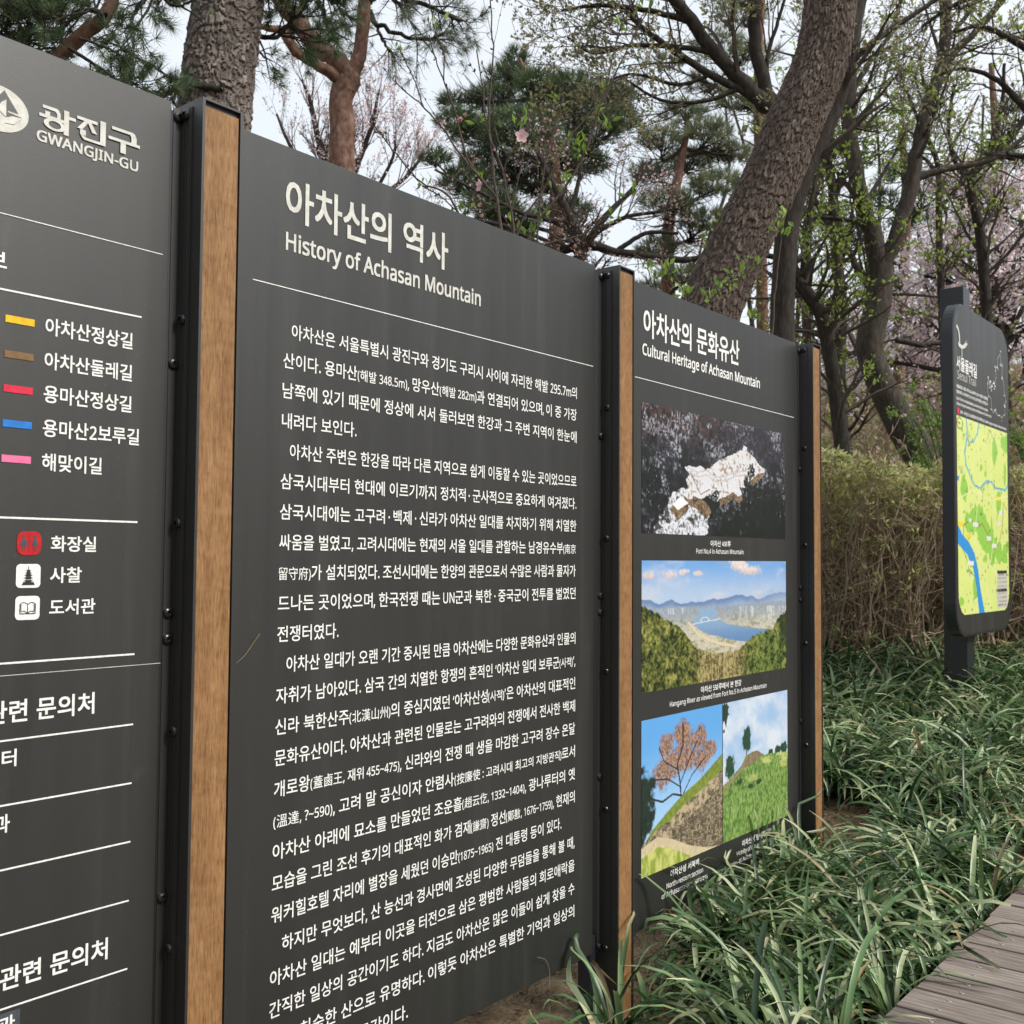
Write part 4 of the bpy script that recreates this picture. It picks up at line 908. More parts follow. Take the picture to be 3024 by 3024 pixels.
# ------------------------------------------------------------------ forked red pine
def red_pine():
    rng=np.random.default_rng(8); root=tree('pine_tree','forked pine with orange-brown bark rising behind the middle panel','tree'); d=9.
    L=Limbs(30); g=P(650,1062,d); base=np.array([g[0],g[1],gz(g[0],g[1])-.1])
    L.world([base,P(655,600,d),P(645,320,d),P(646,240,d),P(643,190,d),P(655,150,d)],[.15,.135,.112,.108,.10,.11])
    L.add([(650,175,22),(660,148,19),(640,118,17),(600,88,17),(565,45,16),(530,5,14),(500,-60,12)],d,rng,.06)
    L.add([(650,160,15),(668,132,15),(680,90,13),(687,20,12.5),(692,-60,11)],d,rng,.06)
    L.add([(648,160,9,9.0),(628,140,11,8.9),(590,118,10,8.8),(562,100,9.5,8.75),(545,78,9,8.7),(535,58,8,8.7),(510,54,6.5,8.7),(488,48,5,8.7)],d,rng,.08)
    L.add([(545,72,5),(548,50,6),(560,30,5),(575,-10,4)],d-.3,rng,.08)
    p,r=L.arr()
    for k in range(len(p)): mb=MB(); tubes(mb,p[k:k+1],r[k:k+1],14); mb.build('limb' if k else 'trunk',MAT['redbark'],root,True)
    L=Limbs(22)
    L.add([(690,5,7),(730,-10,6),(800,10,4),(870,40,3)],d,rng,.4).add([(690,30,5),(740,60,4),(800,75,3),(850,60,2)],d+.4,rng,.4).add([(690,-40,6),(760,-40,5),(820,-20,4)],d-.3,rng,.4).add([(550,30,5),(600,-10,4),(650,10,3)],d,rng,.4).add([(490,48,4),(470,70,3),(500,110,2)],d,rng,.4).add([(600,0,5),(620,50,4),(640,80,2)],d+.5,rng,.4).add([(700,20,4),(720,70,3),(745,110,2)],d+.6,rng,.4)
    p,r=L.arr(); a,ar=sprout(rng,p,r,80,.3,1.,.6,55,n=8,up=-.05); b,br=sprout(rng,a,ar,420,.2,1.,.28,50,n=5,up=.05,rmin=.002)
    mb=MB(); tubes(mb,p,r,6); tubes(mb,a,ar,4); tubes(mb,b,br,3); mb.build('twigs',MAT['darkbark'],root)
    mb=MB(); q,dd=along(rng,b,900,.5,1.); tufts(mb,rng,q,dd,13,.11,.0036,[(.10,.13,.085),(.14,.165,.11),(.18,.19,.13)],cone=.6); mb.build('needles',MAT['needle'],root)
red_pine()

# ------------------------------------------------------------------ pines with full crowns further back
def crown_pine(label, seed, d, trunk, clumps, cols, group, dens=1.):
    """clumps: (x, y, rx, ry) in survey pixels"""
    rng=np.random.default_rng(seed); root=tree('pine_tree',label,'tree',group)
    g=P(trunk[0][0],1062,d); base=np.array([g[0],g[1],gz(g[0],g[1])-.2])
    L=Limbs(24); R0=trunk[0][2]*d*1.56522/F_PX
    T=[P(x,y,d) for x,y,_ in trunk]; L.world([base]+T,[R0*1.2]+[w*d*1.56522/F_PX for _,_,w in trunk])
    tp,tr=L.arr(); mb=MB(); tubes(mb,tp,tr,9); mb.build('trunk',MAT['redbark'],root,True)
    B=Limbs(12); px=d*1.56522/F_PX; Q=[];Dd=[]
    for x,y,rx,ry in clumps:
        dd=d+rng.uniform(-.06,.06)*d; c=P(x,y,dd); k=np.argmin(np.linalg.norm(tp[0]-(c-np.array([0,0,abs(x-trunk[0][0])*px*.5])),axis=1)); s=tp[0][min(k,22)]
        B.world([s,(s+c)/2+np.array([0,0,-.1*rng.uniform(0,2)])+rng.normal(0,.1,3),c+np.array([0,0,-ry*px*.3])],[.035*d/17,.028*d/17,.012])
        n=int(dens*rx*ry/7.5); v=unit(rng.normal(size=(n,3))); rr=rng.uniform(.35,1.,(n,1))**.6
        rad=np.array([rx*px,rx*px*.8,ry*px])*.86; lump=1+.35*(rng.random((n,1))-.5)
        q=v*rr*lump; Rm=np.stack([M_[:,0],M_[:,1]*1.0,np.array([0,0,1.])],1)
        Q.append(c+(q*rad)@Rm.T); Dd.append(unit((v*np.array([.6,.6,.4]))@Rm.T+np.array([0,0,.75])))
    bp,br=B.arr(); Q=np.concatenate(Q); Dd=np.concatenate(Dd)
    tw,twr=sprout(rng,bp,br,int(26*len(clumps)),.4,1.,.9,55,n=6,up=.15,rmin=.004)
    mb=MB(); tubes(mb,bp,br,6); tubes(mb,tw,twr,3); mb.build('branches',MAT['darkbark'],root)
    mb=MB(); tufts(mb,rng,Q,Dd,11,.0115*d,.00075*d,cols,cone=.5,jit=.35); mb.build('needles',MAT['needle'],root)
GP='pine trees standing behind the board'
crown_pine('tall dense dark green pine in the middle distance above the middle panel',41,17.,[(1048,520,16),(1050,400,13),(1042,280,10),(1010,180,6),(980,110,3)],
 [(975,112,26,20),(955,150,50,26),(1010,160,50,26),(930,190,60,28),(1040,200,70,34),(865,232,52,24),(850,190,26,16),(900,255,60,30),(980,245,80,36),(1080,170,60,30),(1130,200,62,30),(1120,250,70,30),(1165,230,45,26),(1050,300,90,34),(920,310,70,30),(880,345,60,26),(1000,345,80,30),(930,385,60,26),(1100,310,60,28),(1170,180,36,22),(820,300,34,18),(960,420,70,26),(1060,400,60,26)],NEEDLE,GP,1.0)
crown_pine('yellowish green pine between the dense dark pine and the leaning trunk',42,20.,[(1265,640,14),(1260,450,12),(1280,330,9),(1300,230,5)],
 [(1290,215,50,26),(1340,250,50,26),(1250,265,50,24),(1380,290,50,24),(1300,305,60,26),(1225,330,46,22),(1350,350,60,24),(1260,385,60,24),(1330,420,60,22),(1240,470,46,18),(1300,520,60,20),(1220,550,46,18)],NEEDLE_Y,GP,.85)
crown_pine('pale green pine partly hidden behind the leaning trunk, high in the picture',43,22.,[(1440,700,12),(1435,400,10),(1430,150,8),(1440,-20,5)],
 [(1400,30,60,28),(1350,90,60,26),(1420,110,60,28),(1330,160,50,22),(1400,190,60,26),(1260,120,36,18),(1460,240,50,24),(1380,0,60,26)],NEEDLE_Y,GP,.5)
crown_pine('bushy dark green pine seen between the two forked trunks on the right',44,19.,[(1690,900,12),(1700,600,10),(1710,400,8),(1700,250,5)],
 [(1700,330,46,24),(1745,360,40,22),(1660,380,40,20),(1720,420,50,24),(1600,440,46,22),(1680,540,50,24),(1740,600,46,22),(1560,420,36,18)],NEEDLE,GP,.5)
crown_pine('dark green pine at the right edge behind the pink blossom',45,21.,[(1900,900,12),(1890,600,10),(1880,300,8),(1870,120,5)],
 [(1880,310,50,26),(1920,370,50,24),(1830,360,46,22),(1915,200,36,18),(1900,560,50,24),(1850,440,50,22),(1930,460,40,20)],NEEDLE,GP,.5)

# ------------------------------------------------------------------ bare and budding trees
def broadleaf(name, label, cat, seed, d, limbs, levels, leaf=None, group=None, mat='darkbark', base=None, sides=10, wts=None, leafmat='leaf'):
    rng=np.random.default_rng(seed); root=tree(name,label,cat,group)
    L=Limbs(26)
    if base is not None:
        g=P(base[0],1062,d); b0=np.array([g[0],g[1],gz(g[0],g[1])-.15]); fx,fy,fh=limbs[0][0][:3]; R=fh*d*1.56522/F_PX
        l0=limbs[0]; p0=P(fx,fy,d); b0=np.array([p0[0]+(b0[0]-p0[0])*.4,p0[1]+(b0[1]-p0[1])*.4,min(b0[2],p0[2]-.25)])
        L.world([b0]+[P(q[0],q[1],d) for q in l0],[R*1.2]+[q[2]*d*1.56522/F_PX for q in l0])
    for l in (limbs[1:] if base is not None else limbs): L.add(l,d,rng,.10)
    p,r=L.arr()
    for k in range(len(p)): mb=MB(); tubes(mb,p[k:k+1],r[k:k+1],sides); mb.build('limb' if k else 'trunk',MAT[mat],root,True)
    cur=(p,r); tm=MB(); allp=[]; w=wts
    for lv in levels:
        cur2=sprout(rng,cur[0],cur[1],wts=w,**lv); tubes(tm,cur2[0],cur2[1],4 if lv is levels[0] else 3); cur=cur2; w=None; allp.append(cur2[0])
    tm.build('twigs',MAT['twig' if mat!='greybark' else 'greybark'],root)
    if leaf:
        mb=MB(); q,dd=along(rng,cur[0],leaf['K'],leaf.get('t0',.3),1.); 
        cl=leaf.get('cluster',1)
        if cl>1: q=np.repeat(q,cl,0)+rng.normal(0,leaf.get('cs',.03),(len(q)*cl,3)); dd=np.repeat(dd,cl,0)
        leaves(mb,rng,q,dd,leaf['size'],leaf['cols'],leaf.get('aspect',.5),leaf.get('spread',.9),leaf.get('jit',.25),leaf.get('up',0))
        mb.build(leaf.get('name','leaves'),MAT[leafmat],root)
    return root
lv=lambda K,L,ang,**k: dict(K=K,L=L,ang=ang,t0=k.pop('t0',.2),t1=1.,**k)

# leaning trunk in front of the forest
def leaning():
    rng=np.random.default_rng(61); root=tree('leaning_tree','big leaning trunk with scaly brown bark curving up to the right behind the right panel','tree'); d=6.
    pts=[(1335,600),(1350,557),(1402,446),(1457,334),(1502,223),(1550,111),(1567,0),(1580,-150),(1600,-500)]
    g=P(1250,1062,d); base=np.array([g[0],g[1],gz(g[0],g[1])-.15])
    axis=[base,P(1290,760,d)]+[P(x,y,d) for x,y in pts]
    barked_trunk('trunk',axis,[.20,.185,.172,.168,.160,.155,.150,.142,.138,.13,.10],.020,.060,.0055,root,MAT['leanbark'],77,2.3,4.9,nth=190,nh=420,groove=(.58,.54,.5))
leaning()
broadleaf('oak_tree','dark forked trunk hidden behind the leaning trunk, its big limbs spreading up left','tree',62,7.2,
 [[(1476,640,23),(1478,540,22),(1486,430,22),(1508,345,22),(1545,265,21),(1580,180,19),(1600,90,17),(1616,0,16),(1630,-90,15)],
  [(1510,345,15),(1480,260,17),(1458,212,17),(1425,180,15),(1380,135,13),(1330,75,12),(1285,15,12),(1240,-50,11)],
  [(1462,225,14),(1440,150,12.5),(1425,90,12),(1424,0,12),(1425,-80,11)],
  [(1420,182,8),(1340,140,7),(1270,95,6),(1215,55,5),(1180,20,4)],
  [(1475,200,6),(1448,160,5),(1450,100,4),(1465,50,3.5),(1480,0,3)],
  [(1350,100,6),(1290,90,5),(1200,85,4),(1120,100,3),(1070,70,2)],
  [(1300,40,6),(1220,20,5),(1130,10,4),(1060,20,2.5)],
  [(1600,120,7),(1660,70,6),(1720,30,4.5),(1780,-10,4)],
  [(1400,165,5),(1330,190,4),(1250,190,3),(1180,150,2)],
  [(1340,140,4),(1280,160,3.5),(1190,140,2.5),(1110,170,1.5)]],
 [lv(56,.95,40,n=9,up=.10,rr=.42,wob=.22,t0=.25),lv(300,.42,45,n=7,up=.10,rr=.6,wob=.25,rmin=.0022),lv(1300,.20,50,n=5,up=.1,rmin=.0017)],
 dict(K=3300,size=.032,cols=BUD,aspect=.6,cluster=2,cs=.012,t0=.5,jit=.3),mat='darkbark',base=(1476,0),wts=[.25,1,.5,2.4,1.6,2.4,2.4,.8,2.2,2.2])
GT='slender trees with new leaves on the right'
broadleaf('forked_tree','tree with a curved base forking into two limbs, right of the leaning trunk','tree',63,11.,
 [[(1745,890,34),(1700,800,29),(1658,715,25),(1640,650,25),(1655,580,25),(1662,500,24)],
  [(1660,510,20),(1640,430,17),(1618,350,15),(1605,260,14),(1602,160,13),(1612,70,12),(1630,-40,11)],
  [(1664,505,16),(1695,440,15),(1716,370,14),(1728,300,13),(1742,230,12),(1765,160,12),(1783,80,11),(1780,-60,9)],
  [(1768,150,8),(1800,100,7),(1850,50,6),(1900,-10,5)],[(1768,155,8),(1788,80,5),(1830,20,4),(1850,-30,3)],
  [(1722,340,7),(1760,325,7),(1810,315,6),(1870,300,5),(1925,265,4),(1960,230,3)],
  [(1660,560,8),(1625,520,7),(1600,470,6),(1580,430,5)],
  [(1610,300,7),(1575,270,6),(1545,230,5),(1520,180,4)],[(1603,180,6),(1640,120,5),(1680,60,4),(1700,0,4)],
  [(1690,640,6),(1740,650,5.5),(1790,645,4),(1830,660,3)]],
 [lv(60,1.3,50,n=9,up=.08,rr=.36,wob=.2,t0=.15),lv(220,.6,50,n=6,up=.03,rr=.6,rmin=.0026,flat=.5),lv(760,.28,50,n=5,up=.02,rmin=.002,flat=.5)],
 dict(K=2900,size=.055,cols=GREEN,aspect=.55,up=.3,spread=1.0,t0=.3),GT,'greybark',base=(1760,0),wts=[.05,.8,.8,1,1,1.2,1.6,1.4,1.4,1.6])
broadleaf('slender_tree','thin pale grey trunk rising just right of the last wood-faced post','tree',64,12.,
 [[(1600,880,12),(1588,780,11),(1584,680,11),(1588,580,11),(1578,480,10),(1573,400,10),(1568,330,8),(1550,270,6),(1520,200,5)],
  [(1575,440,6),(1545,390,6),(1518,350,5),(1490,320,4)],[(1572,380,6),(1600,300,5),(1610,220,4)],[(1585,600,5),(1640,560,4),(1700,555,3),(1770,560,2)],[(1580,500,5),(1610,480,4),(1640,430,3)]],
 [lv(46,1.2,60,n=8,up=.05,rr=.34,flat=.4,t0=.12),lv(210,.55,50,n=6,rmin=.003,flat=.6,up=.02),lv(640,.28,50,n=5,rmin=.0024,flat=.6,up=.0)],
 dict(K=2600,size=.056,cols=GREEN,aspect=.55,up=.3,t0=.2),GT,'greybark',base=(1605,0))
broadleaf('crooked_tree','dark crooked trunk leaning left beside the pale thin trunk','tree',65,10.,
 [[(1590,870,15),(1583,800,14),(1572,710,13),(1560,640,13),(1548,590,13),(1522,552,13),(1498,515,12),(1485,450,9),(1490,380,7)],
  [(1552,600,9),(1575,560,7),(1600,540,5)],[(1510,530,8),(1525,470,6),(1528,400,5),(1540,330,4)],[(1500,515,8),(1470,490,6),(1430,480,4),(1380,490,3)]],
 [lv(42,1.0,55,n=8,up=.08,rr=.36,flat=.3),lv(190,.45,50,n=6,rmin=.0028,flat=.4),lv(560,.24,50,n=5,rmin=.0022,flat=.4)],
 dict(K=1700,size=.050,cols=GREEN,aspect=.55,up=.3,t0=.2),GT,'darkbark',base=(1600,0))
broadleaf('slender_tree','thin bent dark trunk zigzagging up at the right edge above the trail sign','tree',66,12.,
 [[(1880,900,10),(1868,700,10),(1862,595,10),(1855,500,10),(1846,420,9),(1828,345,9),(1850,312,8),(1879,294,8),(1905,262,7),(1940,215,6)],
  [(1850,312,5),(1870,270,5),(1890,200,4),(1895,120,3)],[(1830,350,5),(1800,300,4),(1790,240,3),(1800,160,3)],[(1880,294,5),(1930,300,4),(1980,290,3)],[(1858,520,4),(1900,480,3),(1940,430,3)]],
 [lv(44,1.2,50,n=8,rr=.36,up=.1),lv(200,.5,50,n=6,rmin=.003),lv(500,.26,50,n=5,rmin=.0024)],
 dict(K=1500,size=.045,cols=BUD,aspect=.5),GT,'darkbark',base=(1885,0))
broadleaf('slender_tree','very thin upright trunk between the forked tree and the trail sign','tree',67,14.,
 [[(1790,900,7),(1782,700,7),(1775,540,7),(1772,440,6),(1771,372,6),(1768,305,5),(1740,240,4)],[(1772,400,4),(1800,360,3),(1830,340,2)],[(1770,330,4),(1745,300,3),(1720,290,2)],[(1775,520,3),(1820,480,3),(1860,470,2)]],
 [lv(40,1.3,55,n=8,rr=.36,up=.05),lv(180,.6,50,n=6,rmin=.0032),lv(500,.28,50,n=5,rmin=.0026)],
 dict(K=1500,size=.06,cols=GREEN,aspect=.55,up=.3),GT,'darkbark',base=(1795,0))
broadleaf('spring_tree','far thin trunk with a veil of small yellow-green leaves behind the leaning trunk','tree',68,17.,
 [[(1530,900,11),(1525,640,11),(1520,500,10),(1530,380,9),(1560,300,7),(1570,200,6),(1580,100,5),(1590,-20,4)],[(1530,420,6),(1500,370,5),(1480,340,4)],[(1560,300,5),(1620,240,4),(1660,170,3),(1690,90,3)],[(1570,200,4),(1550,140,3),(1530,60,3)]],
 [lv(60,1.8,50,n=8,rr=.36),lv(260,.8,50,n=6,rmin=.004,flat=.3),lv(800,.35,50,n=5,rmin=.0034,flat=.3)],
 dict(K=1500,size=.060,cols=BUD+GREEN[:2],aspect=.55,up=.2),GT,'greybark',base=(1532,0))
broadleaf('spring_tree','high budding tree at the upper right corner with small curling olive leaves','tree',69,9.,
 [[(2080,880,26),(2050,500,22),(1990,250,18),(1960,100,14),(1940,-60,10)],[(1990,250,8),(1930,200,7),(1880,150,5),(1820,130,3.5),(1770,140,2.5)],[(1965,110,8),(1900,70,6),(1850,50,4),(1800,60,3)],[(2010,330,8),(1950,300,6),(1900,290,4)],[(1950,0,6),(1880,-20,5),(1800,10,4),(1740,50,3)]],
 [lv(28,1.1,45,n=8,rr=.4,up=.05),lv(150,.5,45,n=6,rmin=.0024,up=.0),lv(560,.22,50,n=5,rmin=.0019)],
 dict(K=1200,size=.036,cols=BUD,aspect=.6,cluster=2,cs=.014),GT,'darkbark',base=(2085,0),wts=[.1,2,2,2,2])
GC='cherry trees in pale bloom'
broadleaf('cherry_tree','pale pink cherry blossom behind the forked red pine, left of the shrub','cherry tree',70,14.,
 [[(640,560,14),(635,430,12),(625,350,9),(600,260,6),(585,190,4),(570,150,2)],[(632,400,8),(670,320,6),(700,240,4),(715,170,2.5)],[(628,370,7),(570,310,5),(540,260,3),(522,215,2)],[(630,390,6),(640,290,5),(650,200,3)],[(630,420,7),(720,370,5),(770,330,3),(800,290,2)],[(628,400,6),(690,380,4),(740,300,3),(745,250,2)]],
 [lv(90,1.0,35,n=8,rr=.36,up=.35,wob=.16),lv(480,.5,35,n=6,up=.35,rmin=.0022,wob=.16)],
 dict(K=4600,size=.028,cols=PINK+PINK+DUSK[:2],aspect=.9,cluster=2,cs=.02,spread=1.5,name='blossom'),GC,'darkbark',base=(640,0),leafmat='petal')
broadleaf('cherry_tree','dull pink budding cherry with crooked dark branches above the second post','cherry tree',71,11.,
 [[(1100,640,15),(1098,530,14),(1094,470,13),(1085,430,11),(1060,380,8),(1030,320,5),(1000,260,3)],[(1096,480,9),(1120,440,8),(1150,400,6),(1190,360,4),(1230,300,3)],[(1060,472,8),(1110,462,9),(1160,475,8),(1215,482,7),(1290,490,6),(1360,480,4)],
  [(1090,450,7),(1050,420,5),(980,400,4),(900,360,3),(820,320,2)],[(1075,405,6),(1090,350,4),(1100,290,3),(1120,240,2)],[(1120,440,6),(1180,410,4),(1240,400,3),(1290,390,2)],[(1094,500,7),(1030,470,6),(960,430,4),(880,410,3),(790,380,2)],[(1160,475,5),(1220,440,4),(1280,440,3)]],
 [lv(66,.70,50,n=8,rr=.38,up=.12,wob=.3),lv(330,.36,50,n=6,up=.1,rmin=.0026,wob=.3),lv(1100,.18,50,n=4,up=.1,rmin=.002)],
 dict(K=1300,size=.026,cols=DUSK+PINK[:1],aspect=.9,cluster=2,cs=.014,spread=1.5,name='blossom'),GC,'darkbark',base=(1102,0),leafmat='petal')
broadleaf('cherry_tree','full pale pink cherry blossom at the right edge above the trail sign','cherry tree',72,15.,
 [[(1900,900,16),(1890,700,14),(1880,600,12),(1860,500,9),(1830,420,6),(1810,370,4)],[(1885,650,9),(1920,560,7),(1940,450,5),(1935,370,3)],[(1885,600,8),(1840,560,6),(1790,530,4),(1740,520,3)],[(1870,540,7),(1890,450,5),(1900,390,3)],[(1890,700,7),(1830,650,5),(1770,620,4),(1700,600,2)],[(1890,720,7),(1820,710,5),(1730,690,4),(1650,680,2)],[(1895,650,6),(1960,600,5),(2000,520,4)]],
 [lv(110,1.5,45,n=8,rr=.45,up=.08),lv(560,.7,45,n=6,rmin=.004,up=.03)],
 dict(K=4200,size=.055,cols=PINK[:2]+PINK[3:],aspect=.95,cluster=4,cs=.045,spread=1.5,name='blossom'),GC,'darkbark',base=(1900,0),leafmat='petal')
broadleaf('cherry_tree','low dusky pink cherry seen through the trunks left of the trail sign','cherry tree',73,20.,
 [[(1720,900,14),(1715,780,12),(1700,700,8),(1670,640,5)],[(1712,760,8),(1770,700,6),(1820,640,4)],[(1715,780,8),(1650,720,6),(1610,680,4),(1570,650,3)],[(1710,740,6),(1720,660,5),(1740,600,3)]],
 [lv(90,1.8,50,n=8,rr=.45,up=.03),lv(480,.9,50,n=6,rmin=.005)],
 dict(K=3000,size=.060,cols=PINK+PINK+DUSK[:2],aspect=.95,cluster=3,cs=.05,spread=1.5,name='blossom'),GC,'darkbark',base=(1725,0),leafmat='petal')
GF='bare trees far up the slope'
for k,(x,d) in enumerate(((1420,24),(1500,27),(1575,23),(1655,28),(1745,25),(1815,29),(1880,24),(1945,27),(1340,26))):
    lab=('left of the dark forked trunk','directly behind the dark forked trunk','behind the last wood-faced post','between the forked tree limbs','just left of the trail sign post','behind the trail sign head','right of the trail sign top','at the extreme right edge','above the right end of the right panel')[k]
    rr=random.Random(k+70)
    broadleaf('bare_tree','thin far-off brown tree on the slope '+lab,'tree',80+k,float(d),
     [[(x,860,5.5),(x+rr.uniform(-10,10),700,5),(x+rr.uniform(-25,25),520,4),(x+rr.uniform(-40,40),340,3),(x+rr.uniform(-60,60),180,2)],[(x,700,3),(x+rr.uniform(-60,60),560,2.5),(x+rr.uniform(-90,90),440,2)]],
     [lv(20,2.2,45,n=8,rr=.32),lv(90,.9,50,n=6,rmin=.0038)],
     dict(K=240,size=.085,cols=GREEN[:3]+BUD[:3]+NEEDLE[2:3],aspect=.6,up=.2),GF,'greybark',base=(x,0),sides=6)

# ------------------------------------------------------------------ peach shrub just behind the middle panel
def stem_thing(root, stems, d, rng, mat='twig', name='stem'):
    out=[]
    for st in stems:
        L=Limbs(22); L.add([(x,y,h,*(q or [d])) for x,y,h,*q in st],d,rng,.5); p,r=L.arr(); r=np.maximum(r,.0011)
        mb=MB(); tubes(mb,p,r,6); mb.build(name,MAT[mat],root,True); out.append((p,r))
    return np.concatenate([a for a,_ in out]),np.concatenate([b for _,b in out])
def petal_mesh(name, w, l, col, cup=.25):
    u=np.linspace(0,1,7); mb=MB(); V=[];C=[]
    for i,t in enumerate(u):
        ww=w*(math.sin(pi*min(1,t*.86+.06))**.75)*(1 if t<.93 else .72); z=cup*l*(t**2)
        for k,sx in enumerate((-1,-.5,0,.5,1)):
            V.append((t*l-(.10*l if (k==2 and i==6) else 0),sx*ww,z+abs(sx)*.12*w)); C.append(np.array(col)*(.72+.28*t) if k!=2 else np.array(col)*(.62+.3*t))
    i=np.arange(35).reshape(7,5); mb.add(V,np.stack([i[:-1,:-1],i[1:,:-1],i[1:,1:],i[:-1,1:]],-1).reshape(-1,4),C)
    return mb.mesh(name,MAT['petal'],True)
def peach():
    rng=np.random.default_rng(90); d=3.35
    root=tree('peach_shrub','slender twiggy shrub with a few pink peach flowers growing up behind the middle panel','shrub')
    st=[[(944,640,4),(942,434,3.2),(936,365,2.8),(928,291,2.2),(923,201,1.8),(931,106,1.5),(928,53,1.3),(925,-20,1)],
     [(936,372,2.4),(907,336,2.3),(880,296,2),(857,206,1.7),(835,148,1.3),(820,106,1.1),(810,66,.8)],
     [(934,368,2.2),(872,294,1.9),(825,230,1.6),(793,196,1.4),(767,175,1.1),(745,153,.8)],
     [(900,640,3),(859,394,2.2),(801,349,1.7),(767,315,1.4),(735,275,1.2),(708,240,.9)],
     [(798,199,1.3),(783,156,1.1),(767,119,1),(753,92,.7)],[(848,184,1.3),(838,148,1.2),(837,100,1),(824,69,.8),(818,45,.7)],
     [(975,640,3),(970,434,2.4),(957,370,2),(949,317,1.8),(925,265,1.6),(915,212,1.3),(909,153,1.2),(899,94,.9)],
     [(985,640,4),(999,450,3),(1044,384,2.6),(1097,304,2.2),(1132,206,1.8),(1164,132,1.5),(1200,61,1.2),(1232,4,.9)],
     [(975,560,3),(978,436,2.4),(1000,394,2.2),(1029,352,2),(1071,265,1.7),(1119,206,1.4),(1163,139,1)],
     [(1010,520,2),(1015,413,1.6),(1029,304,1.3),(1044,249,1.1),(1062,184,.8)],
     [(955,380,1.4),(952,315,1.2),(978,272,1)],[(966,430,1.6),(968,384,1.4),(986,299,1.1),(998,228,.8)],
     [(985,520,2.4),(1010,470,2),(1092,444,1.6),(1142,410,1.2),(1197,360,.8)],[(870,470,1.4),(880,402,1.1),(899,352,.9)],
     [(862,398,1.2),(830,370,1),(801,352,.9)],[(960,300,1.2),(935,250,1),(930,180,.8)],[(1140,190,1.1),(1160,90,.9),(1180,20,.7)],[(1000,640,3),(1003,560,2.6),(1000,452,2)]]
    p,r=stem_thing(root,st,d,rng)
    a,ar=sprout(rng,p,r,26,.35,.95,.22,32,n=7,up=.35,wob=.12,rmin=.0009)
    mb=MB(); tubes(mb,a,ar,4); mb.build('side_twigs',MAT['twig'],root,True)
    # buds hug the stems
    q,dd=along(rng,p,230,.3,1.); q2,d2=along(rng,a,70,.2,1.); q=np.r_[q,q2]; dd=np.r_[dd,d2]
    mb=MB(); leaves(mb,rng,q,dd,.013,[(.10,.075,.06),(.14,.11,.07),(.12,.14,.05)],.45,.45); leaves(mb,rng,q,dd,.012,[(.10,.075,.06)],.5,.5)
    o=mb.build('buds',MAT['leaf'],root); tag(o,kind='stuff')
    G=[]
    for x,y,k in ((982,236,7),(905,222,6),(1146,243,7),(1095,290,10),(1075,338,8),(1050,350,6),(1020,410,8),(1000,436,8),(965,430,4),(880,398,6),(904,340,5),(1160,410,6),(1195,362,5),(1125,210,4),(1060,190,5),(818,50,4),(755,95,4),(1085,268,8),(1135,170,4),(860,395,4),(1225,16,6),(1180,45,5),(800,352,4)):
        c=P(x,y,d); G.append(c+rng.normal(0,.013,(k,3)))
    G=np.concatenate(G); mb=MB(); leaves(mb,rng,G,np.tile(np.array([[0,0,1.]]),(len(G),1)),.034,[(.20,.33,.04),(.27,.40,.06),(.16,.27,.04)],.38,.6)
    o=mb.build('young_leaves',MAT['leaf'],root); tag(o,kind='stuff')
    pm=petal_mesh('petal',.0088,.0225,(.92,.62,.70)); sm_=petal_mesh('petal',.0060,.0130,(.88,.50,.60),.5)
    cm=MB(); V=[];F=[]
    rr=random.Random(3)
    for k in range(18):
        a_=rr.uniform(0,2*pi); e=rr.uniform(.3,1.0); L=rr.uniform(.008,.013); dx,dy,dz=cos(a_)*e,sin(a_)*e,1.
        n0=len(V); V+=[(0,0,0),(.0006,.0006,0),(dx*L,dy*L,dz*L)]; F.append((n0,n0+1,n0+2)); n0=len(V); t=(dx*L,dy*L,dz*L); V+=[(t[0]-.001,t[1],t[2]),(t[0],t[1]-.001,t[2]),(t[0]+.001,t[1],t[2]),(t[0],t[1]+.001,t[2])]; F.append((n0,n0+1,n0+2)); F.append((n0,n0+2,n0+3))
    cm.add(V,np.array(F),[(.75,.66,.25)]*len(V)); cme=cm.mesh('stamens',MAT['petal'])
    toward=mathutils.Vector(CAM)
    def flower(x,y,face,n=5,me=pm,openness=0.,roll=0,sc=1.):
        f=bpy.data.objects.new('flower',cme); link(f,root); f.location=P(x,y,d-.02); c=toward-f.location; c.normalize()
        c=(c+mathutils.Vector(face)).normalized(); f.rotation_euler=c.to_track_quat('Z','Y').to_euler(); f.scale=(sc,)*3
        for k in range(n):
            o=bpy.data.objects.new('petal',me); link(o,f); o.rotation_euler=(0,-openness,2*pi*k/n+roll)
    flower(984,257,(.15,.1,.25),roll=.3); flower(907,350,(-1.6,-1.4,.1),openness=.15,sc=.95); flower(867,222,(.3,.2,-.9),5,sm_,.75,sc=1.15); flower(876,219,(.3,.2,.6),5,sm_,1.0,sc=.8)
    for x,y in ((1061,354),(943,342),(962,341),(905,386),(909,409),(1052,251),(1040,229),(1085,464),(1112,473),(1093,478),(958,410),(930,283)): flower(x,y,(rr.uniform(-1,1),rr.uniform(-1,1),rr.uniform(-.2,1)),4,sm_,rr.uniform(.8,1.15),sc=rr.uniform(.6,.85))
peach()
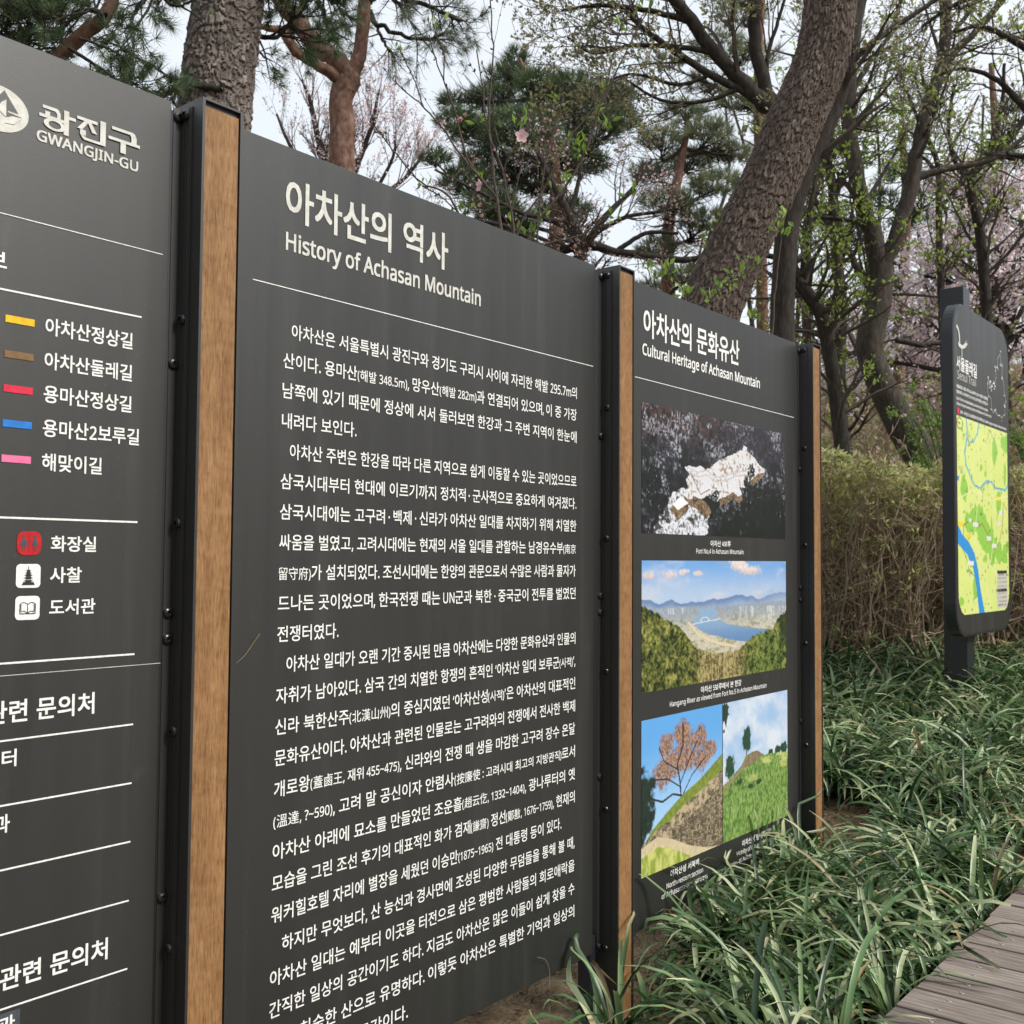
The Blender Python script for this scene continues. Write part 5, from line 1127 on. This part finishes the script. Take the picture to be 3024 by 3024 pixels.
def sprig():
    rng=np.random.default_rng(93); d=4.6
    root=tree('leafy_shrub','few thin stems with fresh bright green leaves rising just behind the right panel','shrub')
    st=[[(1300,760,3),(1296,600,2.2),(1288,548,1.6),(1262,505,1.2),(1245,480,.9)],[(1310,760,3),(1312,600,2.2),(1338,566,1.6),(1384,533,1.2),(1428,496,.9)],[(1360,700,2.5),(1410,620,1.6),(1428,598,1)],[(1450,700,2.5),(1462,560,1.8),(1474,440,1.2),(1478,405,.8)],[(1250,600,1.6),(1232,540,1.2),(1222,505,.9)]]
    p,r=stem_thing(root,st,d,rng)
    G=[]
    for x,y,k in ((1260,504,7),(1238,522,8),(1288,550,9),(1296,556,5),(1338,563,8),(1358,538,9),(1372,545,4),(1402,508,7),(1425,492,6),(1418,600,6),(1430,602,5),(1470,425,8),(1478,410,6),(1225,508,6),(1383,525,5),(1482,440,5),(1270,520,4)):
        G.append(P(x,y,d)+rng.normal(0,.014,(k,3)))
    G=np.concatenate(G); mb=MB(); leaves(mb,rng,G,np.tile(np.array([[0,0,1.]]),(len(G),1)),.044,[(.24,.36,.07),(.31,.43,.10),(.19,.30,.06)],.45,.75,.2)
    o=mb.build('leaves',MAT['leaf'],root); tag(o,kind='stuff')
sprig()
def weeping():
    for seed,pts,lab in ((95,((1681,762),(1700,775),(1715,744),(1735,760),(1750,752),(1768,780),(1780,800),(1700,830)),'bright green weeping shrub just left of the trail sign above the hedge'),(96,((1905,800),(1925,790),(1915,840),(1940,820),(1900,870),(1960,800)),'bright green leafy shrub to the right of the trail sign map')):
        rng=np.random.default_rng(seed); d=9.0; root=tree('green_shrub',lab,'shrub'); L=Limbs(16)
        bx=1830 if seed==95 else 1985
        for x,y in pts:
            for k in range(2):
                xx,yy=x+rng.uniform(-10,10),y+rng.uniform(-14,14); L.add([(bx+rng.uniform(-14,14),1010,1.6),((bx*.6+xx*.4),920,1.4),((bx*.25+xx*.75),(yy+40),1.1),(xx,yy,.7)],d+rng.uniform(-.3,.3))
        p,r=L.arr(); r=np.maximum(r,.003); a,ar=sprout(rng,p,r,60,.3,1.,.25,30,n=6,up=-.2,rmin=.002)
        mb=MB(); tubes(mb,p,r,5); tubes(mb,a,ar,3); mb.build('stems',MAT['twig'],root)
        q,dd=along(rng,np.concatenate([p[:,2:12],]),1700,.2,1.); q2,d2=along(rng,a,1100,.1,1.)
        mb=MB(); leaves(mb,rng,np.r_[q,q2],np.r_[dd,d2],.036,[(.19,.32,.07),(.26,.40,.10),(.14,.25,.05)],.4,.8); o=mb.build('leaves',MAT['leaf'],root)
weeping()

# ------------------------------------------------------------------ clipped hedge
def hedge():
    rng=np.random.default_rng(101); root=tree('hedge','long clipped hedge of brown twigs with yellowish leaves on top, behind the trail sign','hedge')
    A=P(1380,1062,7.3)[:2]; B=P(2350,1062,7.6)[:2]; u=(B-A)/np.linalg.norm(B-A); v=np.array([-u[1],u[0]]); 
    if v@(A-CAM[:2])<0: v=-v
    W_=np.linalg.norm(B-A); T_=1.15; 
    def top(s,t): return 1.93+.14*(fbm(s*1.7,t*1.5,5)-.5)*2+.10*(fbm(s*7,t*7,6)-.5)*2+.04*np.sin(s*2.1)
    K=900; s=rng.uniform(0,W_,K); t=np.where(rng.random(K)<.62,rng.uniform(0,.28,K),rng.uniform(.2,T_,K))
    xy=A+np.outer(s,u)+np.outer(t,v); z0=gz(xy[:,0],xy[:,1])-.03; h=(top(s,t)-z0)*rng.uniform(.75,1.0,K); n=10
    p=np.zeros((K,n,3)); lean=rng.normal(0,.24,(K,2)); wob=np.cumsum(rng.normal(0,.026,(K,n,2)),axis=1)
    f=np.linspace(0,1,n); p[:,:,:2]=xy[:,None,:]+lean[:,None,:]*(f**1.3)[None,:,None]+wob; p[:,:,2]=z0[:,None]+h[:,None]*f
    r=rng.gamma(2.2,.0026,K).clip(.0022,.014)[:,None]*np.linspace(1,.45,n)[None]
    mb=MB(); tubes(mb,p,r,4); mb.build('stems',MAT['brushtwig'],root)
    a,ar=sprout(rng,p,r,5200,.12,1.,.34,65,n=5,up=.15,rr=.75,shrink=.3,wob=.45,rmin=.0022)
    b,br=sprout(rng,a,ar,7500,.3,1.,.12,50,n=4,up=.3,rr=.7,rmin=.0015,wob=.3)
    def clip(q):
        rel=q[...,:2]-A; ss=rel@u; tt=rel@v; lim=top(ss,tt)+.03; q[...,2]=np.minimum(q[...,2],lim+.0); back=np.minimum(tt+.06,0); q[...,:2]-=back[...,None]*v; return q
    a=clip(a); b=clip(b)
    mb=MB(); tubes(mb,a,ar,3); tubes(mb,b,br,3); mb.build('twigs',MAT['brushtwig'],root)
    tips=b[:,-1]; tz=top((tips[:,:2]-A)@u,(tips[:,:2]-A)@v)-tips[:,2]
    keep=(rng.random(len(tips))<np.interp(tz,[0,.25,.45,1.4],[1,.8,.30,.18])); tt=tips[keep]
    K2=5200; s=rng.uniform(0,W_,K2); t=rng.uniform(-.05,T_,K2)**1.; xy=A+np.outer(s,u)+np.outer(t,v); ex=np.c_[xy,top(s,t)+.05-rng.gamma(1.1,.11,K2)]
    tt=np.r_[tt,ex]; q=np.repeat(tt,5,0); dd=np.tile(np.array([[0,0,.55]]),(len(q),1))
    mb=MB(); leaves(mb,rng,q,dd,.058,[(.46,.50,.20),(.58,.60,.28),(.36,.42,.15),(.66,.63,.36),(.46,.36,.22)],.33,1.0,.25); mb.build('leaves',MAT['leaf'],root)
    K3=260; s=rng.uniform(0,W_,K3); t=rng.uniform(-.05,.2,K3); xy=A+np.outer(s,u)+np.outer(t,v); q=np.c_[xy,rng.uniform(.6,1.8,K3)]
    mb=MB(); leaves(mb,rng,q,np.tile([[0,0,-1.]],(K3,1)),.05,[(.42,.28,.17),(.50,.36,.24),(.30,.18,.10)],.5,.8); mb.build('dry_leaves',MAT['leaf'],root)
hedge()

# ------------------------------------------------------------------ liriope ground cover
def liriope():
    rng=np.random.default_rng(111); cl=[]
    def put(x,y,n,L): cl.append((x,y,n,L))
    for x,y in ((.13,1.98),(.20,2.13),(.11,2.27),(.19,2.37),(.28,2.30),(.33,2.50),(.12,2.47),(.24,2.58)): put(x,y,int(rng.integers(5,11)),.25)
    y=2.5
    while y<4.25:
        x=.16
        while x<.72:
            xx,yy=x+rng.uniform(-.05,.05),y+rng.uniform(-.05,.05); bare=np.hypot((xx-.10)/.22,(yy-2.78)/.26)
            if rng.random()<min(1,(bare-.55)*1.6) and not (xx<.46 and yy<2.95 and rng.random()<.92): (put(xx,yy,int(rng.integers(34,54)),.40) if not (yy>3.95 and xx<.42) else None)
            x+=.125
        y+=.13
    for x,y in ((.10,3.25),(.11,3.5),(.10,3.72),(.12,3.05),(.13,3.9)): put(x,y,18,.42)
    n=0
    while n<950:
        x=rng.uniform(-3.4,.70); y=rng.uniform(4.15,9.2)
        if y>8.6-.1*x: continue
        d=np.hypot(x-1.8,y)
        if y<4.95 and -.5<x<.44 and rng.random()<.93: continue
        if (x-CAM[0])/max(y,.1)< -1.05: continue
        if d>8.2 and rng.random()<.3: continue
        put(x,y,int(rng.integers(30,46)),.40); n+=1
    C=np.array([(a,b) for a,b,_,_ in cl]); cnt=np.array([c for *_,c,_ in cl]); LL=np.array([l for *_,l in cl])
    b=np.repeat(np.arange(len(cl)),cnt); K=len(b); phi=rng.uniform(0,2*pi,K); over=(C[b,0]>.48)&(C[b,1]<6.2)&(np.cos(phi)>.0)&(rng.random(K)<.9); phi=np.where(over,pi-phi,phi); m=9; t=np.linspace(0,1,m)
    e0=radians(1)*rng.uniform(52,88,K); bend=radians(1)*rng.uniform(60,175,K); L=LL[b]*rng.uniform(.62,1.3,K)
    el=e0[:,None]-bend[:,None]*t[None,:]**1.35; tw=rng.normal(0,.25,K)[:,None]*t[None]
    st=L[:,None]/(m-1); dx=np.cos(el)*np.cos(phi[:,None]+tw); dy=np.cos(el)*np.sin(phi[:,None]+tw); dz=np.sin(el)
    cum=lambda q: np.concatenate([np.zeros((K,1)),np.cumsum((q[:,:-1]+q[:,1:])/2*st,axis=1)],1)
    jb=rng.normal(0,.013,(K,2)); base=C[b]+jb; gzv=gz(base[:,0],base[:,1])-.01
    X=base[:,:1]+cum(dx); Y=base[:,1:]+cum(dy); Zz=gzv[:,None]+cum(dz)
    lim=np.where(np.min([np.abs(Y-2.70),np.abs(Y-4.145)],axis=0)<.07,.080,.022); X=np.where((Y<4.20)&(base[:,:1]>0),np.maximum(X,lim),X)
    Zz=np.maximum(Zz,gz(X,Y)+.006); Zz=np.where((X>.75)&(Y<6.6),np.maximum(Zz,.135),Zz)
    Pp=np.stack([X,Y,Zz],-1); T=unit(np.gradient(Pp,axis=1)); side=np.stack([-np.sin(phi),np.cos(phi),rng.normal(0,.35,K)],-1)[:,None,:]; side=unit(side-T*(side*T).sum(-1,keepdims=True))
    w0=rng.uniform(.0052,.0096,K); cut=rng.random(K)<.22
    prof=np.interp(t,[0,.15,.6,.85,1],[.6,.85,1,.72,.06]); prof=np.where(cut[:,None],np.interp(t,[0,.15,.8,1],[.6,.85,1,.8])[None],prof[None]); ww=w0[:,None]*prof
    nrm=np.cross(T,side); V=np.stack([Pp-side*ww[...,None]+nrm*ww[...,None]*.28,Pp-nrm*ww[...,None]*.12,Pp+side*ww[...,None]+nrm*ww[...,None]*.28],2)
    cols=np.array([(.062,.130,.042),(.105,.190,.068),(.24,.34,.15),(.022,.052,.018),(.50,.57,.33)]); c=cols[rng.choice(5,K,p=[.26,.25,.22,.15,.12])]*rng.uniform(.8,1.2,(K,1))
    dead=rng.random(K)<.035; c=np.where(dead[:,None],np.array([.36,.27,.14])*rng.uniform(.7,1.2,(K,1)),c)
    Cc=np.repeat(c[:,None,:],m,1); tip=(rng.random(K)<.26)[:,None]*sm(.60,.92,t)[None]*rng.uniform(.4,1,(K,1)); Cc=Cc*(1-tip[...,None])+np.array([.62,.60,.36])*tip[...,None]
    Cc=np.repeat(Cc[:,:,None,:],3,2)
    i=np.arange(K*m*3).reshape(K,m,3); F=np.stack([i[:,:-1,:-1],i[:,:-1,1:],i[:,1:,1:],i[:,1:,:-1]],-1).reshape(-1,4)
    mb=MB(); mb.add(V.reshape(-1,3),F,Cc.reshape(-1,3)); o=mb.build('liriope_ground_cover',MAT['blade'],smooth=True)
    tag(o,'dense arching dark green grass-like ground cover between the board and the boardwalk','ground cover',kind='stuff')
liriope()

# ------------------------------------------------------------------ litter, soil crumbs, undergrowth, added unseen woods beyond the boardwalk
def litter():
    rng=np.random.default_rng(121); mb=MB(); K=5200
    x=rng.uniform(-.5,.78,K); y=rng.uniform(1.6,5.2,K); far=2600; x=np.r_[x,rng.uniform(-3,.8,far)]; y=np.r_[y,rng.uniform(4.5,9,far)]; z=gz(x,y)+.004
    p=np.c_[x,y,z]; d=rng.normal(size=(len(x),3))*np.array([1,1,.18]); leaves(mb,rng,p[::3],d[::3],.032,[(.30,.19,.10),(.20,.12,.07),(.40,.29,.17),(.14,.10,.06)],.5,.3)
    q=np.repeat(p[1::3],2,0)+rng.normal(0,.012,(2*len(p[1::3]),3))*np.array([1,1,.2]); leaves(mb,rng,q,np.repeat(d[1::3],2,0),.085,[(.34,.20,.10),(.26,.15,.08)],.022,.2)
    o=mb.build('leaf_litter',MAT['leaf']); tag(o,'dry brown leaves and needles scattered on the soil','litter',kind='stuff')
    mb=MB(); K=2600; x=rng.uniform(.0,.6,K); y=rng.normal(2.75,.35,K); z=gz(x,y)+.002; s=rng.gamma(1.5,.0038,K)
    base=np.array([(1,0,0),(-1,0,0),(0,1,0),(0,-1,0),(0,0,1),(0,0,-1.)]); V=np.c_[x,y,z][:,None,:]+base[None]*s[:,None,None]*rng.uniform(.5,1.3,(K,6,1))
    i=np.arange(K)[:,None]*6; T=np.array([(0,2,4),(2,1,4),(1,3,4),(3,0,4),(2,0,5),(1,2,5),(3,1,5),(0,3,5)]); 
    c=np.array([(.40,.30,.19),(.30,.22,.14),(.50,.40,.27)])[rng.integers(0,3,K)]; mb.add(V.reshape(-1,3),(i[:,:,None]+T[None]).reshape(-1,3),np.repeat(c,6,0))
    o=mb.build('soil_crumbs',MAT['leaf']); tag(o,'loose sandy soil crumbs heaped around the second post','soil',kind='stuff')
litter()
def undergrowth():
    rng=np.random.default_rng(131); K=3400; px=np.where(rng.random(K)<.62,rng.uniform(1480,2050,K),rng.uniform(-200,1500,K)); d=rng.uniform(10.5,27,K)
    pts=np.array([P(a,1062,b) for a,b in zip(px,d)]); z0=gz(pts[:,0],pts[:,1])-.05; h=rng.uniform(.4,1.5,K)*(.6+d/40); n=6
    p=np.zeros((K,n,3)); f=np.linspace(0,1,n); ln=rng.normal(0,.35,(K,2)); p[:,:,:2]=pts[:,None,:2]+ln[:,None,:]*(f**1.4)[None,:,None]*h[:,None,None]+np.cumsum(rng.normal(0,.03,(K,n,2)),1); p[:,:,2]=z0[:,None]+h[:,None]*f
    r=rng.uniform(.005,.011,K)[:,None]*np.linspace(1,.5,n); a,ar=sprout(rng,p,r,9000,.15,1.,.6,55,n=4,up=.1,rmin=.0042)
    mb=MB(); tubes(mb,p,r,3); tubes(mb,a,ar,3); o=mb.build('undergrowth_twigs',MAT['brushtwig']); tag(o,'tangled brown brush covering the slope behind the hedge','brush',kind='stuff')
    q,dd=along(rng,a,22000,.2,1.); mb=MB(); leaves(mb,rng,q,dd,.085,[(.34,.37,.14),(.44,.42,.20),(.48,.38,.25),(.28,.34,.12),(.55,.43,.38)],.6,1.); o=mb.build('undergrowth_leaves',MAT['leaf']); tag(o,'pale green and tan leaves of the brush on the slope','brush',kind='stuff')
undergrowth()
def woods():  # out-of-view trees, added to darken what the lower panels reflect
    rng=np.random.default_rng(141); mb=MB(); lf=MB()
    for k in range(17):
        a=radians(18+k*8.5+rng.uniform(-2,2)); R=rng.uniform(9,15); x,y=1.8+sin(a)*R,1.5+cos(a)*R; z=float(gz(x,y)); H=rng.uniform(4.5,7.5)
        L=Limbs(10); L.world([np.array([x,y,z-.3]),np.array([x+rng.uniform(-.4,.4),y,z+H*.5]),np.array([x+rng.uniform(-.8,.8),y+rng.uniform(-.8,.8),z+H])],[.18,.14,.04]); p,r=L.arr(); tubes(mb,p,r,7)
        b,br=sprout(rng,p,r,26,.15,1.,2.2,60,n=7,up=.1); tubes(mb,b,br,4); q,dd=along(rng,b,700,.2,1.); q=q+rng.normal(0,.25,q.shape); leaves(lf,rng,q,dd,.30,NEEDLE+BUD[:2],.7,1.)
    o=mb.build('unseen_woods_trunks',MAT['darkbark']); tag(o,'trunks of unseen woods across the boardwalk, added to darken the board reflections','woods',kind='stuff')
    o=lf.build('unseen_woods_foliage',MAT['leaf']); tag(o,'foliage of unseen woods across the boardwalk, added to darken the board reflections','woods',kind='stuff')
woods()

def small_extras():
    rng=np.random.default_rng(151)
    # low round-leaved weeds on the bare soil beside the last post
    mb=MB()
    for k in range(150):
        x,y=(rng.normal(.22,.13),rng.normal(4.55,.22)) if k<110 else (rng.normal(.16,.05),rng.normal(2.98,.06))
        if k<110 and y<4.25: x=max(x,.12)
        z=float(gz(x,y)); h=rng.uniform(.02,.06); c=np.array([x,y,z+h]); r=rng.uniform(.010,.021); n=8; a=np.arange(n)*2*pi/n+rng.uniform(0,6); tilt=rng.normal(0,.35,2)
        V=[tuple(c)]+[(c[0]+r*cos(q)*(1 if i else .3),c[1]+r*sin(q)*(1 if i else .3),c[2]+.15*r+tilt[0]*r*cos(q)+tilt[1]*r*sin(q)) for i,q in enumerate(a)]
        col=np.array([(.20,.34,.09),(.28,.42,.13),(.15,.27,.07)])[rng.integers(0,3)]
        mb.add(V,np.array([(0,i+1,(i+1)%n+1) for i in range(n)]),[col]*len(V))
        p=np.array([[[x,y,z-.01],[x+(c[0]-x)*.5,y,z+h*.5],list(c)]]); tubes(mb,p,np.full((1,3),.0011),3,[col*.7]*9)
    tag(mb.build('weeds',MAT['leaf']),'low round-leaved green weeds on bare soil by the last post','weeds',kind='stuff')
    # straws caught on the board
    def straw(lab,pts,r,col):
        p=spline(pts,14)[None]; mb=MB(); tubes(mb,p,np.linspace(r,r*.35,14)[None],5,[col]*70); tag(mb.build('dry_straw',MAT['leaf'],smooth=True),lab,'straw')
    def bp(x,y,off):
        v=P(x,y,1.)-CAM; t=(off-CAM[0])/v[0]; return CAM+v*t
    straw('bent dry straw stuck to the left edge of the middle panel',[bp(490,1196,.012),bp(476,1216,.004),bp(462,1236,.003),bp(446,1251,.003)],.0011,(.55,.45,.28))
    straw('thin dry blade leaning on the bottom right of the middle panel',[bp(1014,1806,.02),bp(1030,1812,.01),bp(1037,1835,.006),bp(1036,1865,.02)],.0011,(.45,.36,.24))
small_extras()
# foliage, twigs and seeds nobody could pick apart are joined parts
for o in bpy.data.objects:
    if o.type=='MESH' and o.parent and o.name.split('.')[0] in ('twigs','needles','leaves','blossom','branches','side_twigs','stems','buds','young_leaves','dry_leaves','city_labels'): o['kind']='stuff'
